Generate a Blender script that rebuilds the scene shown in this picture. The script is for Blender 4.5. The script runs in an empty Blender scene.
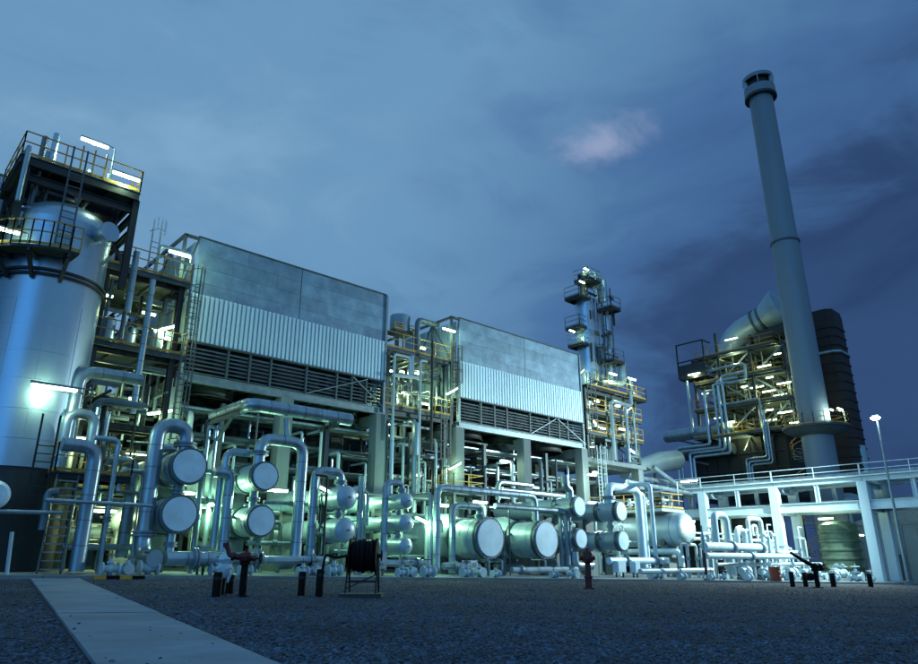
import bpy, math, random
import numpy as np
from mathutils import Vector, Matrix
R = math.radians
rnd = random.Random(7)
scn = bpy.context.scene
C = scn.collection

# ---------------------------------------------------------------- camera
# world: X runs along the plant front, Y into the plant, Z up; the camera stands low on the gravel
cam = bpy.data.cameras.new('camera'); cam_o = bpy.data.objects.new('camera', cam); C.objects.link(cam_o)
cam.sensor_width = 36.0; cam.lens = 682.0/918.0*36.0; cam.clip_end = 3000.0; cam.clip_start = 0.1
cam_o.location = (0.0, 0.0, 0.9)
_p = R(18.49); _a = R(47.2)
_f = Vector((math.cos(_a)*math.cos(_p), math.sin(_a)*math.cos(_p), math.sin(_p)))
cam_o.rotation_euler = _f.to_track_quat('-Z', 'Y').to_euler()
scn.camera = cam_o

# ---------------------------------------------------------------- sky (dusk), afterglow, exposure
def vdir(az, el):      # compass: az degrees to the right of the camera heading
    h = _a - R(az)
    return Vector((math.cos(h)*math.cos(R(el)), math.sin(h)*math.cos(R(el)), math.sin(R(el))))
SUN_AZ, SUN_EL = -168.0, 9.0
world = bpy.data.worlds.new('World'); scn.world = world; world.use_nodes = True
nt = world.node_tree; N = nt.nodes; L = nt.links
for n in list(N): N.remove(n)
def nd(tree, t, **kw):
    n = tree.nodes.new(t)
    for k, v in kw.items(): setattr(n, k, v)
    return n
wo = nd(nt, 'ShaderNodeOutputWorld'); bg = nd(nt, 'ShaderNodeBackground')
sky = nd(nt, 'ShaderNodeTexSky', sky_type='NISHITA'); sky.sun_disc = False
sd = vdir(SUN_AZ, 1.0)
sky.sun_elevation = R(1.0); sky.sun_rotation = math.atan2(sd.x, sd.y)
sky.air_density = 1.0; sky.dust_density = 0.3; sky.ozone_density = 4.0
tc = nd(nt, 'ShaderNodeTexCoord')
def dotn(v):
    d = nd(nt, 'ShaderNodeVectorMath', operation='DOT_PRODUCT'); d.inputs[1].default_value = v
    L.new(tc.outputs['Generated'], d.inputs[0]); return d.outputs['Value']
def mth(op, a, b=None, c=None):
    m = nd(nt, 'ShaderNodeMath', operation=op)
    for i, x in enumerate((a, b, c)):
        if x is None: continue
        if isinstance(x, (int, float)): m.inputs[i].default_value = x
        else: L.new(x, m.inputs[i])
    return m.outputs[0]
def ramp(f, stops, interp='EASE'):
    r = nd(nt, 'ShaderNodeValToRGB'); r.color_ramp.interpolation = interp
    e = r.color_ramp.elements
    while len(e) < len(stops): e.new(0.5)
    for q, (p, c) in zip(e, stops): q.position = p; q.color = (*c, 1)
    L.new(f, r.inputs['Fac']); return r.outputs['Color']
def noise(scale, detail, rough, dist=0.0, stretch=(1, 1, 2.2), off=(0, 0, 0)):
    mp = nd(nt, 'ShaderNodeMapping'); mp.inputs['Scale'].default_value = stretch; mp.inputs['Location'].default_value = off
    L.new(tc.outputs['Generated'], mp.inputs['Vector'])
    n = nd(nt, 'ShaderNodeTexNoise'); n.inputs['Scale'].default_value = scale; n.inputs['Detail'].default_value = detail
    n.inputs['Roughness'].default_value = rough; n.inputs['Distortion'].default_value = dist
    L.new(mp.outputs[0], n.inputs['Vector']); return n.outputs['Fac']
def mix(fac, a, b):
    m = nd(nt, 'ShaderNodeMix', data_type='RGBA')
    if isinstance(fac, (int, float)): m.inputs[0].default_value = fac
    else: L.new(fac, m.inputs[0])
    for s, x in ((6, a), (7, b)):
        if isinstance(x, tuple): m.inputs[s].default_value = (*x, 1)
        else: L.new(x, m.inputs[s])
    return m.outputs[2]
n1 = noise(1.5, 5, 0.52, 0.4, off=(0.3, 0.1, 0)); n2 = noise(3.4, 7, 0.58, 0.7, off=(2.1, 0.7, 0.4))
cl = mth('ADD', mth('MULTIPLY', n1, 0.62), mth('MULTIPLY', n2, 0.38))
bank = dotn(vdir(44, 6))                                     # a heavy bank of cloud stands low on the right
bank = mth('ADD', bank, mth('MULTIPLY', mth('SUBTRACT', cl, 0.5), 1.15))
thin = ramp(cl, [(0.34, (0.096, 0.232, 0.43)), (0.5, (0.155, 0.330, 0.545)), (0.66, (0.225, 0.42, 0.63))])
midc = ramp(cl, [(0.36, (0.048, 0.125, 0.30)), (0.64, (0.085, 0.205, 0.43))])
dark = ramp(cl, [(0.36, (0.018, 0.040, 0.118)), (0.64, (0.034, 0.080, 0.20))])
col = mix(ramp(bank, [(0.60, (0, 0, 0)), (0.83, (1, 1, 1))]), thin, midc)
col = mix(ramp(bank, [(0.80, (0, 0, 0)), (0.95, (1, 1, 1))]), col, dark)
# one small cloud still catching the last pink light
pc = vdir(13.4, 33.0); pr_ = pc.cross(Vector((0, 0, 1))).normalized(); pu_ = pr_.cross(pc)
pu = mth('DIVIDE', dotn(pr_), 0.068); pv = mth('DIVIDE', mth('SUBTRACT', dotn(pu_), mth('MULTIPLY', dotn(pr_), 0.10)), 0.033)
pd = mth('SQRT', mth('ADD', mth('MULTIPLY', pu, pu), mth('MULTIPLY', pv, pv)))
pn = noise(9, 7, 0.62, 0.6, stretch=(1, 1, 1.6), off=(0.2, 0.4, 0))
pf = mth('ADD', mth('SUBTRACT', 0.95, mth('MULTIPLY', pd, 0.72)), mth('MULTIPLY', mth('SUBTRACT', pn, 0.5), 1.7))
pf = mth('MULTIPLY', pf, mth('GREATER_THAN', dotn(pc), 0.5))
pf = ramp(pf, [(0.0, (0, 0, 0)), (1.0, (0.62, 0.62, 0.62))])
col = mix(pf, col, (0.42, 0.47, 0.68))
nis = nd(nt, 'ShaderNodeVectorMath', operation='SCALE'); nis.inputs['Scale'].default_value = 0.06
L.new(sky.outputs[0], nis.inputs[0])
col = mix(0.06, col, nis.outputs[0])
L.new(col, bg.inputs['Color']); bg.inputs['Strength'].default_value = 1.0
L.new(bg.outputs[0], wo.inputs['Surface'])

sun = bpy.data.lights.new('afterglow', 'SUN'); sun.energy = 0.50; sun.angle = R(40); sun.color = (0.08, 0.42, 1.0)
sun_o = bpy.data.objects.new('afterglow', sun); C.objects.link(sun_o)
sun_o.rotation_euler = (-vdir(SUN_AZ, SUN_EL)).to_track_quat('-Z', 'Y').to_euler()

scn.view_settings.view_transform = 'Standard'; scn.view_settings.look = 'None'
scn.view_settings.exposure = 0.0; scn.view_settings.gamma = 1.0; scn.view_settings.use_curve_mapping = False
scn.cycles.use_denoising = True
scn.cycles.max_bounces = 6; scn.cycles.diffuse_bounces = 1; scn.cycles.glossy_bounces = 3; scn.cycles.transmission_bounces = 3
scn.cycles.sample_clamp_indirect = 4.0

# ---------------------------------------------------------------- materials
MAT = {}
def material(name, color, rough=0.6, metal=0.0, var=0.12, scale=3.0, bump=0.0, bscale=30.0, objvar=0.0, dirt=None, streak=False, emit=None, spec=0.5, worldvar=0.0):
    if max(color)-min(color) < 0.09 and not emit:      # blue film cast of the dusk light, put into the neutral colours
        color = tuple(c*k for c, k in zip(color, (0.70, 0.94, 1.06)))
        if dirt: dirt = tuple(c*k for c, k in zip(dirt, (0.70, 0.94, 1.06)))
    m = bpy.data.materials.new(name); m.use_nodes = True; t = m.node_tree; b = t.nodes['Principled BSDF']
    b.inputs['Roughness'].default_value = rough; b.inputs['Metallic'].default_value = metal
    b.inputs['Specular IOR Level'].default_value = spec
    tcn = nd(t, 'ShaderNodeTexCoord')
    mp = nd(t, 'ShaderNodeMapping'); t.links.new(tcn.outputs['Object'], mp.inputs[0])
    if streak: mp.inputs['Scale'].default_value = (1, 1, 0.16)
    n = nd(t, 'ShaderNodeTexNoise'); n.inputs['Scale'].default_value = scale; n.inputs['Detail'].default_value = 6; n.inputs['Roughness'].default_value = 0.62
    t.links.new(mp.outputs[0], n.inputs['Vector'])
    r = nd(t, 'ShaderNodeValToRGB'); e = r.color_ramp.elements
    d = dirt or tuple(c*(1-2*var) for c in color)
    e[0].position = 0.3; e[0].color = (*d, 1); e[1].position = 0.68; e[1].color = (*tuple(min(1, c*(1+var)) for c in color), 1)
    t.links.new(n.outputs['Fac'], r.inputs['Fac']); out = r.outputs['Color']
    if objvar:
        oi = nd(t, 'ShaderNodeObjectInfo'); h = nd(t, 'ShaderNodeHueSaturation')
        mr = nd(t, 'ShaderNodeMapRange'); mr.inputs['To Min'].default_value = 1-objvar; mr.inputs['To Max'].default_value = 1+objvar
        t.links.new(oi.outputs['Random'], mr.inputs['Value']); t.links.new(mr.outputs[0], h.inputs['Value'])
        t.links.new(out, h.inputs['Color']); out = h.outputs['Color']
    if worldvar:
        ge = nd(t, 'ShaderNodeNewGeometry'); wn = nd(t, 'ShaderNodeTexNoise'); wn.inputs['Scale'].default_value = 0.45; wn.inputs['Detail'].default_value = 5
        t.links.new(ge.outputs['Position'], wn.inputs['Vector']); wm = nd(t, 'ShaderNodeMapRange'); wm.inputs['From Min'].default_value = 0.3; wm.inputs['From Max'].default_value = 0.7
        wm.inputs['To Min'].default_value = 1-worldvar; wm.inputs['To Max'].default_value = 1+worldvar; h2 = nd(t, 'ShaderNodeHueSaturation')
        t.links.new(wn.outputs['Fac'], wm.inputs['Value']); t.links.new(wm.outputs[0], h2.inputs['Value']); t.links.new(out, h2.inputs['Color']); out = h2.outputs['Color']
    t.links.new(out, b.inputs['Base Color'])
    rr = nd(t, 'ShaderNodeMapRange'); rr.inputs['To Min'].default_value = max(0.05, rough-0.12); rr.inputs['To Max'].default_value = min(1, rough+0.12)
    t.links.new(n.outputs['Fac'], rr.inputs['Value']); t.links.new(rr.outputs[0], b.inputs['Roughness'])
    if bump:
        n2 = nd(t, 'ShaderNodeTexNoise'); n2.inputs['Scale'].default_value = bscale; n2.inputs['Detail'].default_value = 4
        t.links.new(tcn.outputs['Object'], n2.inputs['Vector'])
        bp = nd(t, 'ShaderNodeBump'); bp.inputs['Strength'].default_value = bump; bp.inputs['Distance'].default_value = 0.02
        t.links.new(n2.outputs['Fac'], bp.inputs['Height']); t.links.new(bp.outputs[0], b.inputs['Normal'])
    if emit:
        b.inputs['Emission Color'].default_value = (*emit[0], 1); b.inputs['Emission Strength'].default_value = emit[1]
    MAT[name] = m
    return m
material('cladding', (0.43, 0.45, 0.47), 0.34, 0.65, 0.15, 2.2, bump=0.2, bscale=5.0, objvar=0.16, streak=True)
material('cladding_dark', (0.17, 0.18, 0.19), 0.42, 0.6, 0.12, 1.6, bump=0.12, bscale=3.0, objvar=0.12, streak=True)
material('vessel_skin', (0.34, 0.48, 0.60), 0.34, 0.7, 0.08, 0.7, bump=0.10, bscale=1.5, objvar=0.04, streak=True)
material('exchanger_skin', (0.50, 0.53, 0.55), 0.42, 0.3, 0.10, 1.2, bump=0.12, bscale=2.5, objvar=0.12, streak=False)
material('band_steel', (0.20, 0.21, 0.22), 0.45, 0.6, 0.12, 2.0)
material('cover_white', (0.72, 0.77, 0.80), 0.5, 0.1, 0.10, 1.3, bump=0.06, bscale=14)
material('galvanised', (0.30, 0.315, 0.325), 0.5, 0.5, 0.14, 3.0, objvar=0.12)
material('pale_steel', (0.54, 0.56, 0.56), 0.5, 0.0, 0.08, 1.2, objvar=0.06, streak=True)
material('white_steel', (0.80, 0.82, 0.82), 0.5, 0.0, 0.05, 1.0, streak=True)
material('grey_steel', (0.10, 0.11, 0.115), 0.55, 0.2, 0.15, 2.0, objvar=0.15, streak=True)
material('dark_steel', (0.030, 0.033, 0.035), 0.6, 0.2, 0.2, 2.0, objvar=0.2, streak=True)
material('black_steel', (0.010, 0.010, 0.011), 0.6, 0.1, 0.2, 2.0)
material('yellow_paint', (0.46, 0.27, 0.03), 0.5, 0.0, 0.1, 3.0)
material('concrete', (0.22, 0.225, 0.218), 0.85, 0.0, 0.16, 0.9, bump=0.15, bscale=12, objvar=0.05, streak=True)
material('pad_concrete', (0.25, 0.25, 0.245), 0.85, 0.0, 0.2, 0.5, bump=0.15, bscale=20)
material('path_concrete', (0.22, 0.245, 0.285), 0.85, 0.0, 0.16, 1.1, bump=0.25, bscale=45, worldvar=0.16)
material('zinc_panel', (0.22, 0.36, 0.47), 0.55, 0.25, 0.16, 0.9, objvar=0.13, dirt=(0.13, 0.22, 0.31))
material('corrugated', (0.80, 0.83, 0.85), 0.5, 0.1, 0.05, 0.6, objvar=0.03, streak=True)
material('louver', (0.21, 0.23, 0.24), 0.5, 0.4, 0.15, 1.5)
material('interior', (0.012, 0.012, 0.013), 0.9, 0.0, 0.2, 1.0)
material('grating', (0.10, 0.11, 0.115), 0.7, 0.4, 0.2, 6.0)
material('red_paint', (0.085, 0.005, 0.006), 0.5, 0.0, 0.1, 4.0)
material('orange_paint', (0.30, 0.055, 0.02), 0.5, 0.0, 0.1, 4.0)
material('black_paint', (0.006, 0.005, 0.005), 0.6, 0.0, 0.2, 5.0, spec=0.12)
material('rubber', (0.007, 0.006, 0.006), 0.65, 0.0, 0.2, 8.0, spec=0.12)
material('stack_paint', (0.225, 0.235, 0.265), 0.55, 0.15, 0.06, 0.35, streak=True)
material('brown_casing', (0.030, 0.017, 0.015), 0.7, 0.1, 0.2, 0.6, streak=True)
material('duct_skin', (0.36, 0.41, 0.44), 0.5, 0.3, 0.1, 0.6)
material('screen_mesh', (0.16, 0.25, 0.17), 0.7, 0.2, 0.25, 1.2)
material('gravel_ground', (0.022, 0.028, 0.038), 0.95, 0.0, 0.45, 16.0, bump=0.9, bscale=38, worldvar=0.35)
material('lamp_glow', (0.8, 0.9, 0.85), 0.4, emit=((0.78, 1.0, 0.80), 7.0))
material('flood_glow', (0.9, 0.95, 1.0), 0.4, emit=((0.85, 0.97, 1.0), 90.0))
material('white_plastic', (0.72, 0.73, 0.72), 0.5, 0.0, 0.06, 3.0)
def stone_mat():
    m = material('gravel_stone', (0.092, 0.112, 0.148), 0.9, 0.0, 0.3, 40.0, objvar=0.6, worldvar=0.32); return m
stone_mat()

# ---------------------------------------------------------------- mesh collector
class B:
    def __init__(s): s.v = []; s.f = []
    def quadbox(s, P):
        i = len(s.v); s.v += [tuple(p) for p in P]
        s.f += [(i+3, i+2, i+1, i), (i+4, i+5, i+6, i+7), (i, i+1, i+5, i+4), (i+1, i+2, i+6, i+5), (i+2, i+3, i+7, i+6), (i+3, i, i+4, i+7)]
        return s
    def box(s, x0, x1, y0, y1, z0, z1):
        return s.quadbox([(x0, y0, z0), (x1, y0, z0), (x1, y1, z0), (x0, y1, z0), (x0, y0, z1), (x1, y0, z1), (x1, y1, z1), (x0, y1, z1)])
    def prism(s, prof, a, b, up=(0, 0, 1)):
        a = Vector(a); b = Vector(b); d = (b-a).normalized(); up = Vector(up)
        if abs(d.dot(up)) > 0.99: up = Vector((0, 1, 0))
        sx = d.cross(up).normalized(); sy = sx.cross(d); n = len(prof); i = len(s.v)
        for q in (a, b): s.v += [tuple(q+sx*x+sy*y) for x, y in prof]
        for k in range(n): s.f.append((i+k, i+(k+1) % n, i+n+(k+1) % n, i+n+k))
        s.f.append(tuple(i+n-1-k for k in range(n))); s.f.append(tuple(i+n+k for k in range(n)))
        return s
    def bar(s, a, b, w, h=None, up=(0, 0, 1)):
        h = w if h is None else h
        return s.prism([(-w/2, -h/2), (w/2, -h/2), (w/2, h/2), (-w/2, h/2)], a, b, up)
    def ibeam(s, a, b, w, h, t=None, up=(0, 0, 1)):
        t = t or max(0.02, w*0.12); x, y, k = w/2, h/2, t/2
        return s.prism([(-x, -y), (x, -y), (x, -y+t), (k, -y+t), (k, y-t), (x, y-t), (x, y), (-x, y), (-x, y-t), (-k, y-t), (-k, -y+t), (-x, -y+t)], a, b, up)
    def tube(s, pts, r, seg=10, cap=True, rad=None):
        pts = [Vector(p) for p in pts]; n = len(pts)
        t = [(pts[min(k+1, n-1)]-pts[max(k-1, 0)]).normalized() for k in range(n)]
        u = Vector((0, 0, 1)) if abs(t[0].z) < 0.9 else Vector((1, 0, 0))
        u = (u-t[0]*u.dot(t[0])).normalized(); i = len(s.v)
        for k in range(n):
            u = (u-t[k]*u.dot(t[k])).normalized(); w = t[k].cross(u); rr = rad[k] if rad else r
            s.v += [tuple(pts[k]+(u*math.cos(2*math.pi*j/seg)+w*math.sin(2*math.pi*j/seg))*rr) for j in range(seg)]
        for k in range(n-1):
            for j in range(seg):
                a = i+k*seg+j; b = i+k*seg+(j+1) % seg
                s.f.append((a, b, b+seg, a+seg))
        if cap:
            s.f.append(tuple(i+seg-1-j for j in range(seg))); s.f.append(tuple(i+(n-1)*seg+j for j in range(seg)))
        return s
    def cyl(s, a, b, r, seg=12): return s.tube([a, b], r, seg)
    def lathe(s, prof, origin, axis='z', seg=28):
        # prof: (radius, distance along axis)
        o = Vector(origin); i = len(s.v); n = len(prof)
        ax = {'x': (Vector((1, 0, 0)), Vector((0, 1, 0)), Vector((0, 0, 1))), 'y': (Vector((0, 1, 0)), Vector((0, 0, 1)), Vector((1, 0, 0))), 'z': (Vector((0, 0, 1)), Vector((1, 0, 0)), Vector((0, 1, 0)))}[axis]
        for r, d in prof:
            s.v += [tuple(o+ax[0]*d+(ax[1]*math.cos(2*math.pi*j/seg)+ax[2]*math.sin(2*math.pi*j/seg))*r) for j in range(seg)]
        for k in range(n-1):
            for j in range(seg):
                a = i+k*seg+j; b = i+k*seg+(j+1) % seg
                s.f.append((a, b, b+seg, a+seg))
        if prof[0][0] > 1e-4: s.f.append(tuple(i+seg-1-j for j in range(seg)))
        if prof[-1][0] > 1e-4: s.f.append(tuple(i+(n-1)*seg+j for j in range(seg)))
        return s
    def torus(s, c, R_, r, axis='z', seg=20, n=6):
        c = Vector(c); i = len(s.v)
        ax = {'x': (Vector((0, 1, 0)), Vector((0, 0, 1)), Vector((1, 0, 0))), 'y': (Vector((0, 0, 1)), Vector((1, 0, 0)), Vector((0, 1, 0))), 'z': (Vector((1, 0, 0)), Vector((0, 1, 0)), Vector((0, 0, 1)))}[axis]
        for j in range(seg):
            a = 2*math.pi*j/seg; d = ax[0]*math.cos(a)+ax[1]*math.sin(a)
            for k in range(n):
                b = 2*math.pi*k/n; s.v.append(tuple(c+d*(R_+r*math.cos(b))+ax[2]*(r*math.sin(b))))
        for j in range(seg):
            for k in range(n):
                s.f.append((i+j*n+k, i+((j+1) % seg)*n+k, i+((j+1) % seg)*n+(k+1) % n, i+j*n+(k+1) % n))
        return s
    def mesh(s, name, off=(0, 0, 0), smooth=True):
        m = bpy.data.meshes.new(name)
        o = np.array(off); v = np.array(s.v)-o
        m.from_pydata(v.tolist(), [], s.f); m.update()
        if smooth:
            m.polygons.foreach_set('use_smooth', [True]*len(m.polygons)); m.set_sharp_from_angle(angle=R(32))
        return m
LABELS = {}
def tag(o, label, cat, group=None):
    o['label'] = label; o['category'] = cat
    if group: o['group'] = group
def thing(name, label, cat, loc=(0, 0, 0), group=None):
    o = bpy.data.objects.new(name, None); C.objects.link(o); o.location = loc; o.empty_display_size = 0.2
    tag(o, label, cat, group); return o
def wloc(o):
    v = Vector(o.location)
    while o.parent: o = o.parent; v += Vector(o.location)
    return v
def part(name, b, mat, parent, label=None):
    me = b.mesh(name, wloc(parent)) if isinstance(b, B) else b
    o = bpy.data.objects.new(name, me); C.objects.link(o); o.parent = parent
    if not me.materials: me.materials.append(MAT[mat])
    if label: o['label'] = label
    return o
def solo(name, b, mat, label, cat, group=None):
    v = np.array(b.v); c = ((v[:, 0].min()+v[:, 0].max())/2, (v[:, 1].min()+v[:, 1].max())/2, v[:, 2].min())
    o = bpy.data.objects.new(name, b.mesh(name, c)); C.objects.link(o); o.location = c
    o.data.materials.append(MAT[mat]); tag(o, label, cat, group); return o
def struct(name, b, mat, parent=None, kind='structure'):
    o = bpy.data.objects.new(name, b.mesh(name)); C.objects.link(o); o.data.materials.append(MAT[mat])
    if parent: o.parent = parent
    else: o['kind'] = kind
    return o
def copy_tree(o, parent=None, loc=None):
    c = o.copy(); C.objects.link(c); c.parent = parent
    if loc is not None: c.location = loc
    for ch in list(o.children): copy_tree(ch, c)
    return c

# ---------------------------------------------------------------- ground
GA, GB = -0.01786, 0.01601          # the yard falls gently to the right
def gz(x, y):
    s = max(-70.0, min(70.0, 0.7446*x-0.6675*y)); return -0.02398*s
def KY(x):                           # line of the kerb between gravel and plant pad
    P = [(-200, 26.2), (-60, 26.2), (14, 26.1), (26, 24.7), (40, 22.0), (58, 17.2), (90, 8.0), (300, -52)]
    for (x0, y0), (x1, y1) in zip(P, P[1:]):
        if x0 <= x <= x1: return y0+(y1-y0)*(x-x0)/(x1-x0)
    return P[-1][1]
def sheet(xs, ys, fz):
    b = B()
    for y in ys:
        for x in xs: b.v.append((x, y, fz(x, y)))
    n = len(xs)
    for j in range(len(ys)-1):
        for i in range(n-1): b.f.append((j*n+i, j*n+i+1, (j+1)*n+i+1, (j+1)*n+i))
    return b
def axis(lims):
    out = []
    for a, b, st in lims:
        k = int(round((b-a)/st)); out += [a+(b-a)*i/k for i in range(k)]
    return out+[lims[-1][1]]
gx = axis([(-1500, -100, 350), (-100, 120, 4), (120, 1500, 345)])
struct('gravel_yard', sheet(gx, gx, gz), 'gravel_ground')
xs = [-60, -40, -25, -12, 0, 5, 10, 14, 20, 26, 33, 40, 49, 58, 74, 90, 120]
pad = B(); n = len(xs)
for x in xs: pad.v.append((x, KY(x)+0.16, gz(x, KY(x))+0.10))
for t in (28.0, 34.0, 46.0, 70.0, 120.0):
    for x in xs: y = max(KY(x)+0.16, 0)+t-KY(0)+2 if t > 28 else KY(x)+2.5; pad.v.append((x, y, gz(x, y)+0.10))
for j in range(5):
    for i in range(n-1): pad.f.append((j*n+i, j*n+i+1, (j+1)*n+i+1, (j+1)*n+i))
struct('plant_pad', pad, 'pad_concrete')
def PZ(x, y): return gz(x, y)+0.10
# kerb stones, one by one along the pad edge
kerb = bpy.data.objects.new('kerb', None); C.objects.link(kerb); kerb['kind'] = 'structure'
x = -30.0; k = 0
while x < 88:
    hz_ = 7.35 < x < 9.0; st = 0.42 if hz_ else 1.5
    a = Vector((x+0.012, KY(x), 0)); c = Vector((x+st-0.012, KY(x+st), 0))
    d = (c-a).normalized(); nrm = Vector((-d.y, d.x, 0))*0.155
    P = [a, c, c+nrm, a+nrm]; jz = 0.006*rnd.random()
    lo = [(p.x, p.y, gz(p.x, p.y)-0.1) for p in P]; hi = [(p.x, p.y, gz(p.x, p.y)+0.118+jz) for p in P]
    o = part('kerb_stone', B().quadbox(lo+hi), ('black_paint', 'yellow_paint')[k % 2] if hz_ else 'concrete', kerb)
    x += st; k += 1
# concrete footpath from the camera to the pad, cast in slabs
path = bpy.data.objects.new('footpath', None); C.objects.link(path); path['kind'] = 'structure'
A0, A1 = Vector((1.37, 3.2)), Vector((5.63, 26.0)); B0, B1 = Vector((2.62, 2.6)), Vector((7.03, 26.0))
for i in range(8):
    t0 = i/8+0.0011; t1 = (i+1)/8-0.0011
    q = [A0.lerp(A1, t0), B0.lerp(B1, t0), B0.lerp(B1, t1), A0.lerp(A1, t1)]
    P = [(p.x, p.y, gz(p.x, p.y)-0.10) for p in q]+[(p.x, p.y, gz(p.x, p.y)+0.035+0.004*(i % 2)) for p in q]
    part('paving_slab', B().quadbox(P), 'path_concrete', path)
# loose stones on the near gravel
def path_side(x, y):
    t = (y-3.2)/22.8
    xl = A0.x+(A1.x-A0.x)*t; xr = B0.x+(B1.x-B0.x)*((y-2.6)/23.4); return xl-0.03 < x < xr+0.03
def gravel():
    g = np.random.default_rng(3); pts = []
    while len(pts) < 135000:
        d = 4.5+42*(g.random(4000)**2.1); az = R(-42)+g.random(4000)*R(84)
        for dd, aa in zip(d, az):
            h = _a-aa; x = dd*math.cos(h)/math.cos(aa); y = dd*math.sin(h)/math.cos(aa)
            if y > KY(x)-0.1 or (path_side(x, y) and g.random() > 0.003): continue
            pts.append((x, y, gz(x, y)+(0.04 if path_side(x, y) else 0.002)))
    ms = bpy.data.meshes.new('gravel'); ms.from_pydata(pts, [], [])
    sc = np.clip(g.lognormal(-4.25, 0.42, len(pts)), 0.006, 0.055)[:, None]*g.uniform(0.75, 1.25, (len(pts), 3))*np.array([1, 0.9, 0.72])
    at = ms.attributes.new('stone_size', 'FLOAT_VECTOR', 'POINT'); at.data.foreach_set('vector', sc.ravel().astype(np.float32))
    o = bpy.data.objects.new('gravel', ms); C.objects.link(o); o['kind'] = 'stuff'; o['label'] = 'loose dark grey stones covering the yard'; o['category'] = 'gravel'
    st = B(); st.lathe([(0.0, -0.35), (0.75, -0.3), (1.0, 0.05), (0.6, 0.5), (0.0, 0.62)], (0, 0, 0), 'z', 6)
    v = np.array(st.v); v *= 0.8+0.4*np.random.default_rng(5).random(v.shape); st.v = [tuple(q) for q in v]
    sm = st.mesh('stone', smooth=False); sm.materials.append(MAT['gravel_stone'])
    so = bpy.data.objects.new('stone', sm)
    gt = bpy.data.node_groups.new('gravel_scatter', 'GeometryNodeTree')
    gt.interface.new_socket('Geometry', in_out='INPUT', socket_type='NodeSocketGeometry'); gt.interface.new_socket('Geometry', in_out='OUTPUT', socket_type='NodeSocketGeometry')
    gi = gt.nodes.new('NodeGroupInput'); go = gt.nodes.new('NodeGroupOutput'); ip = gt.nodes.new('GeometryNodeInstanceOnPoints')
    ob = gt.nodes.new('GeometryNodeObjectInfo'); ob.inputs['Object'].default_value = so
    rs = gt.nodes.new('GeometryNodeInputNamedAttribute'); rs.data_type = 'FLOAT_VECTOR'; rs.inputs['Name'].default_value = 'stone_size'
    rr = gt.nodes.new('FunctionNodeRandomValue'); rr.data_type = 'FLOAT_VECTOR'; rr.inputs[0].default_value = (-0.5, -0.5, 0); rr.inputs[1].default_value = (0.5, 0.5, 6.28); rr.inputs['Seed'].default_value = 4
    gt.links.new(gi.outputs[0], ip.inputs['Points']); gt.links.new(ob.outputs['Geometry'], ip.inputs['Instance'])
    gt.links.new(rs.outputs[0], ip.inputs['Scale']); gt.links.new(rr.outputs[0], ip.inputs['Rotation']); gt.links.new(ip.outputs[0], go.inputs[0])
    md = o.modifiers.new('scatter', 'NODES'); md.node_group = gt
gravel()

# ---------------------------------------------------------------- builders
def RT(p, *mv):
    p = list(p); out = [tuple(p)]
    for a, v in zip(mv[::2], mv[1::2]):
        if a == 'p': p = list(v)
        else: p['xyz'.index(a)] = v
        out.append(tuple(p))
    return out
def fillet(pts, r, n=5):
    P = [Vector(p) for p in pts]; out = [P[0]]
    for k in range(1, len(P)-1):
        a = P[k-1]-P[k]; c = P[k+1]-P[k]; la, lc = a.length, c.length
        if la < 1e-5 or lc < 1e-5: continue
        a /= la; c /= lc; ang = a.angle(c)
        if ang > 3.1: continue
        d = min(r/math.tan(ang/2), la*0.48, lc*0.48)
        p0 = P[k]+a*d; p1 = P[k]+c*d
        for j in range(n+1):
            t = j/n; out.append(p0*(1-t)**2+P[k]*2*t*(1-t)+p1*t*t)
    out.append(P[-1]); return out
def bands(b, pts, r, step=0.8, seg=14):
    for a, c in zip(pts, pts[1:]):
        a = Vector(a); c = Vector(c); l = (c-a).length
        if l < 1.2: continue
        k = int(l/step)
        for i in range(1, k):
            q = a.lerp(c, i/k); d = (c-a).normalized()*0.018; b.tube([q-d, q+d], r*1.025, seg)
def pipe(label, pts, r, mat='cladding', seam=False, flange=(), group=None, bend=None, seg=None, name='pipe', cat='pipe', clamps=None):
    seg = seg or (16 if r > 0.2 else 10 if r > 0.09 else 8)
    b = B(); b.tube(fillet(pts, bend or r*2.6), r, seg)
    if not flange and not seam: return solo(name, b, mat, label, cat, group)
    base = min(pts, key=lambda p: p[2]); t = thing(name, label, cat, base, group)
    part('pipe_run', b, mat, t)
    if seam:
        s_ = B(); bands(s_, pts, r, seg=seg)
        if s_.v: part('cladding_bands', s_, 'band_steel', t)['kind'] = 'stuff'
    for (q, ax) in flange:
        q = Vector(q); d = Vector({'x': (1, 0, 0), 'y': (0, 1, 0), 'z': (0, 0, 1)}[ax])
        f = B(); f.tube([q-d*0.10, q-d*0.02], r*1.55, 16); f.tube([q+d*0.02, q+d*0.10], r*1.55, 16); f.tube([q-d*0.02, q+d*0.02], r*1.3, 12)
        part('flange', f, 'galvanised', t)
    return t
def rail(b, pts, h=1.1, step=1.5):
    for a, c in zip(pts, pts[1:]):
        a = Vector(a); c = Vector(c); l = (c-a).length; k = max(1, int(round(l/step)))
        for i in range(k+1):
            q = a.lerp(c, i/k); b.bar(q, q+Vector((0, 0, h)), 0.05, 0.05)
        for z in (h, h*0.55): b.bar(a+Vector((0, 0, z)), c+Vector((0, 0, z)), 0.045, 0.045)
        b.bar(a+Vector((0, 0, 0.08)), c+Vector((0, 0, 0.08)), 0.012, 0.12)
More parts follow.
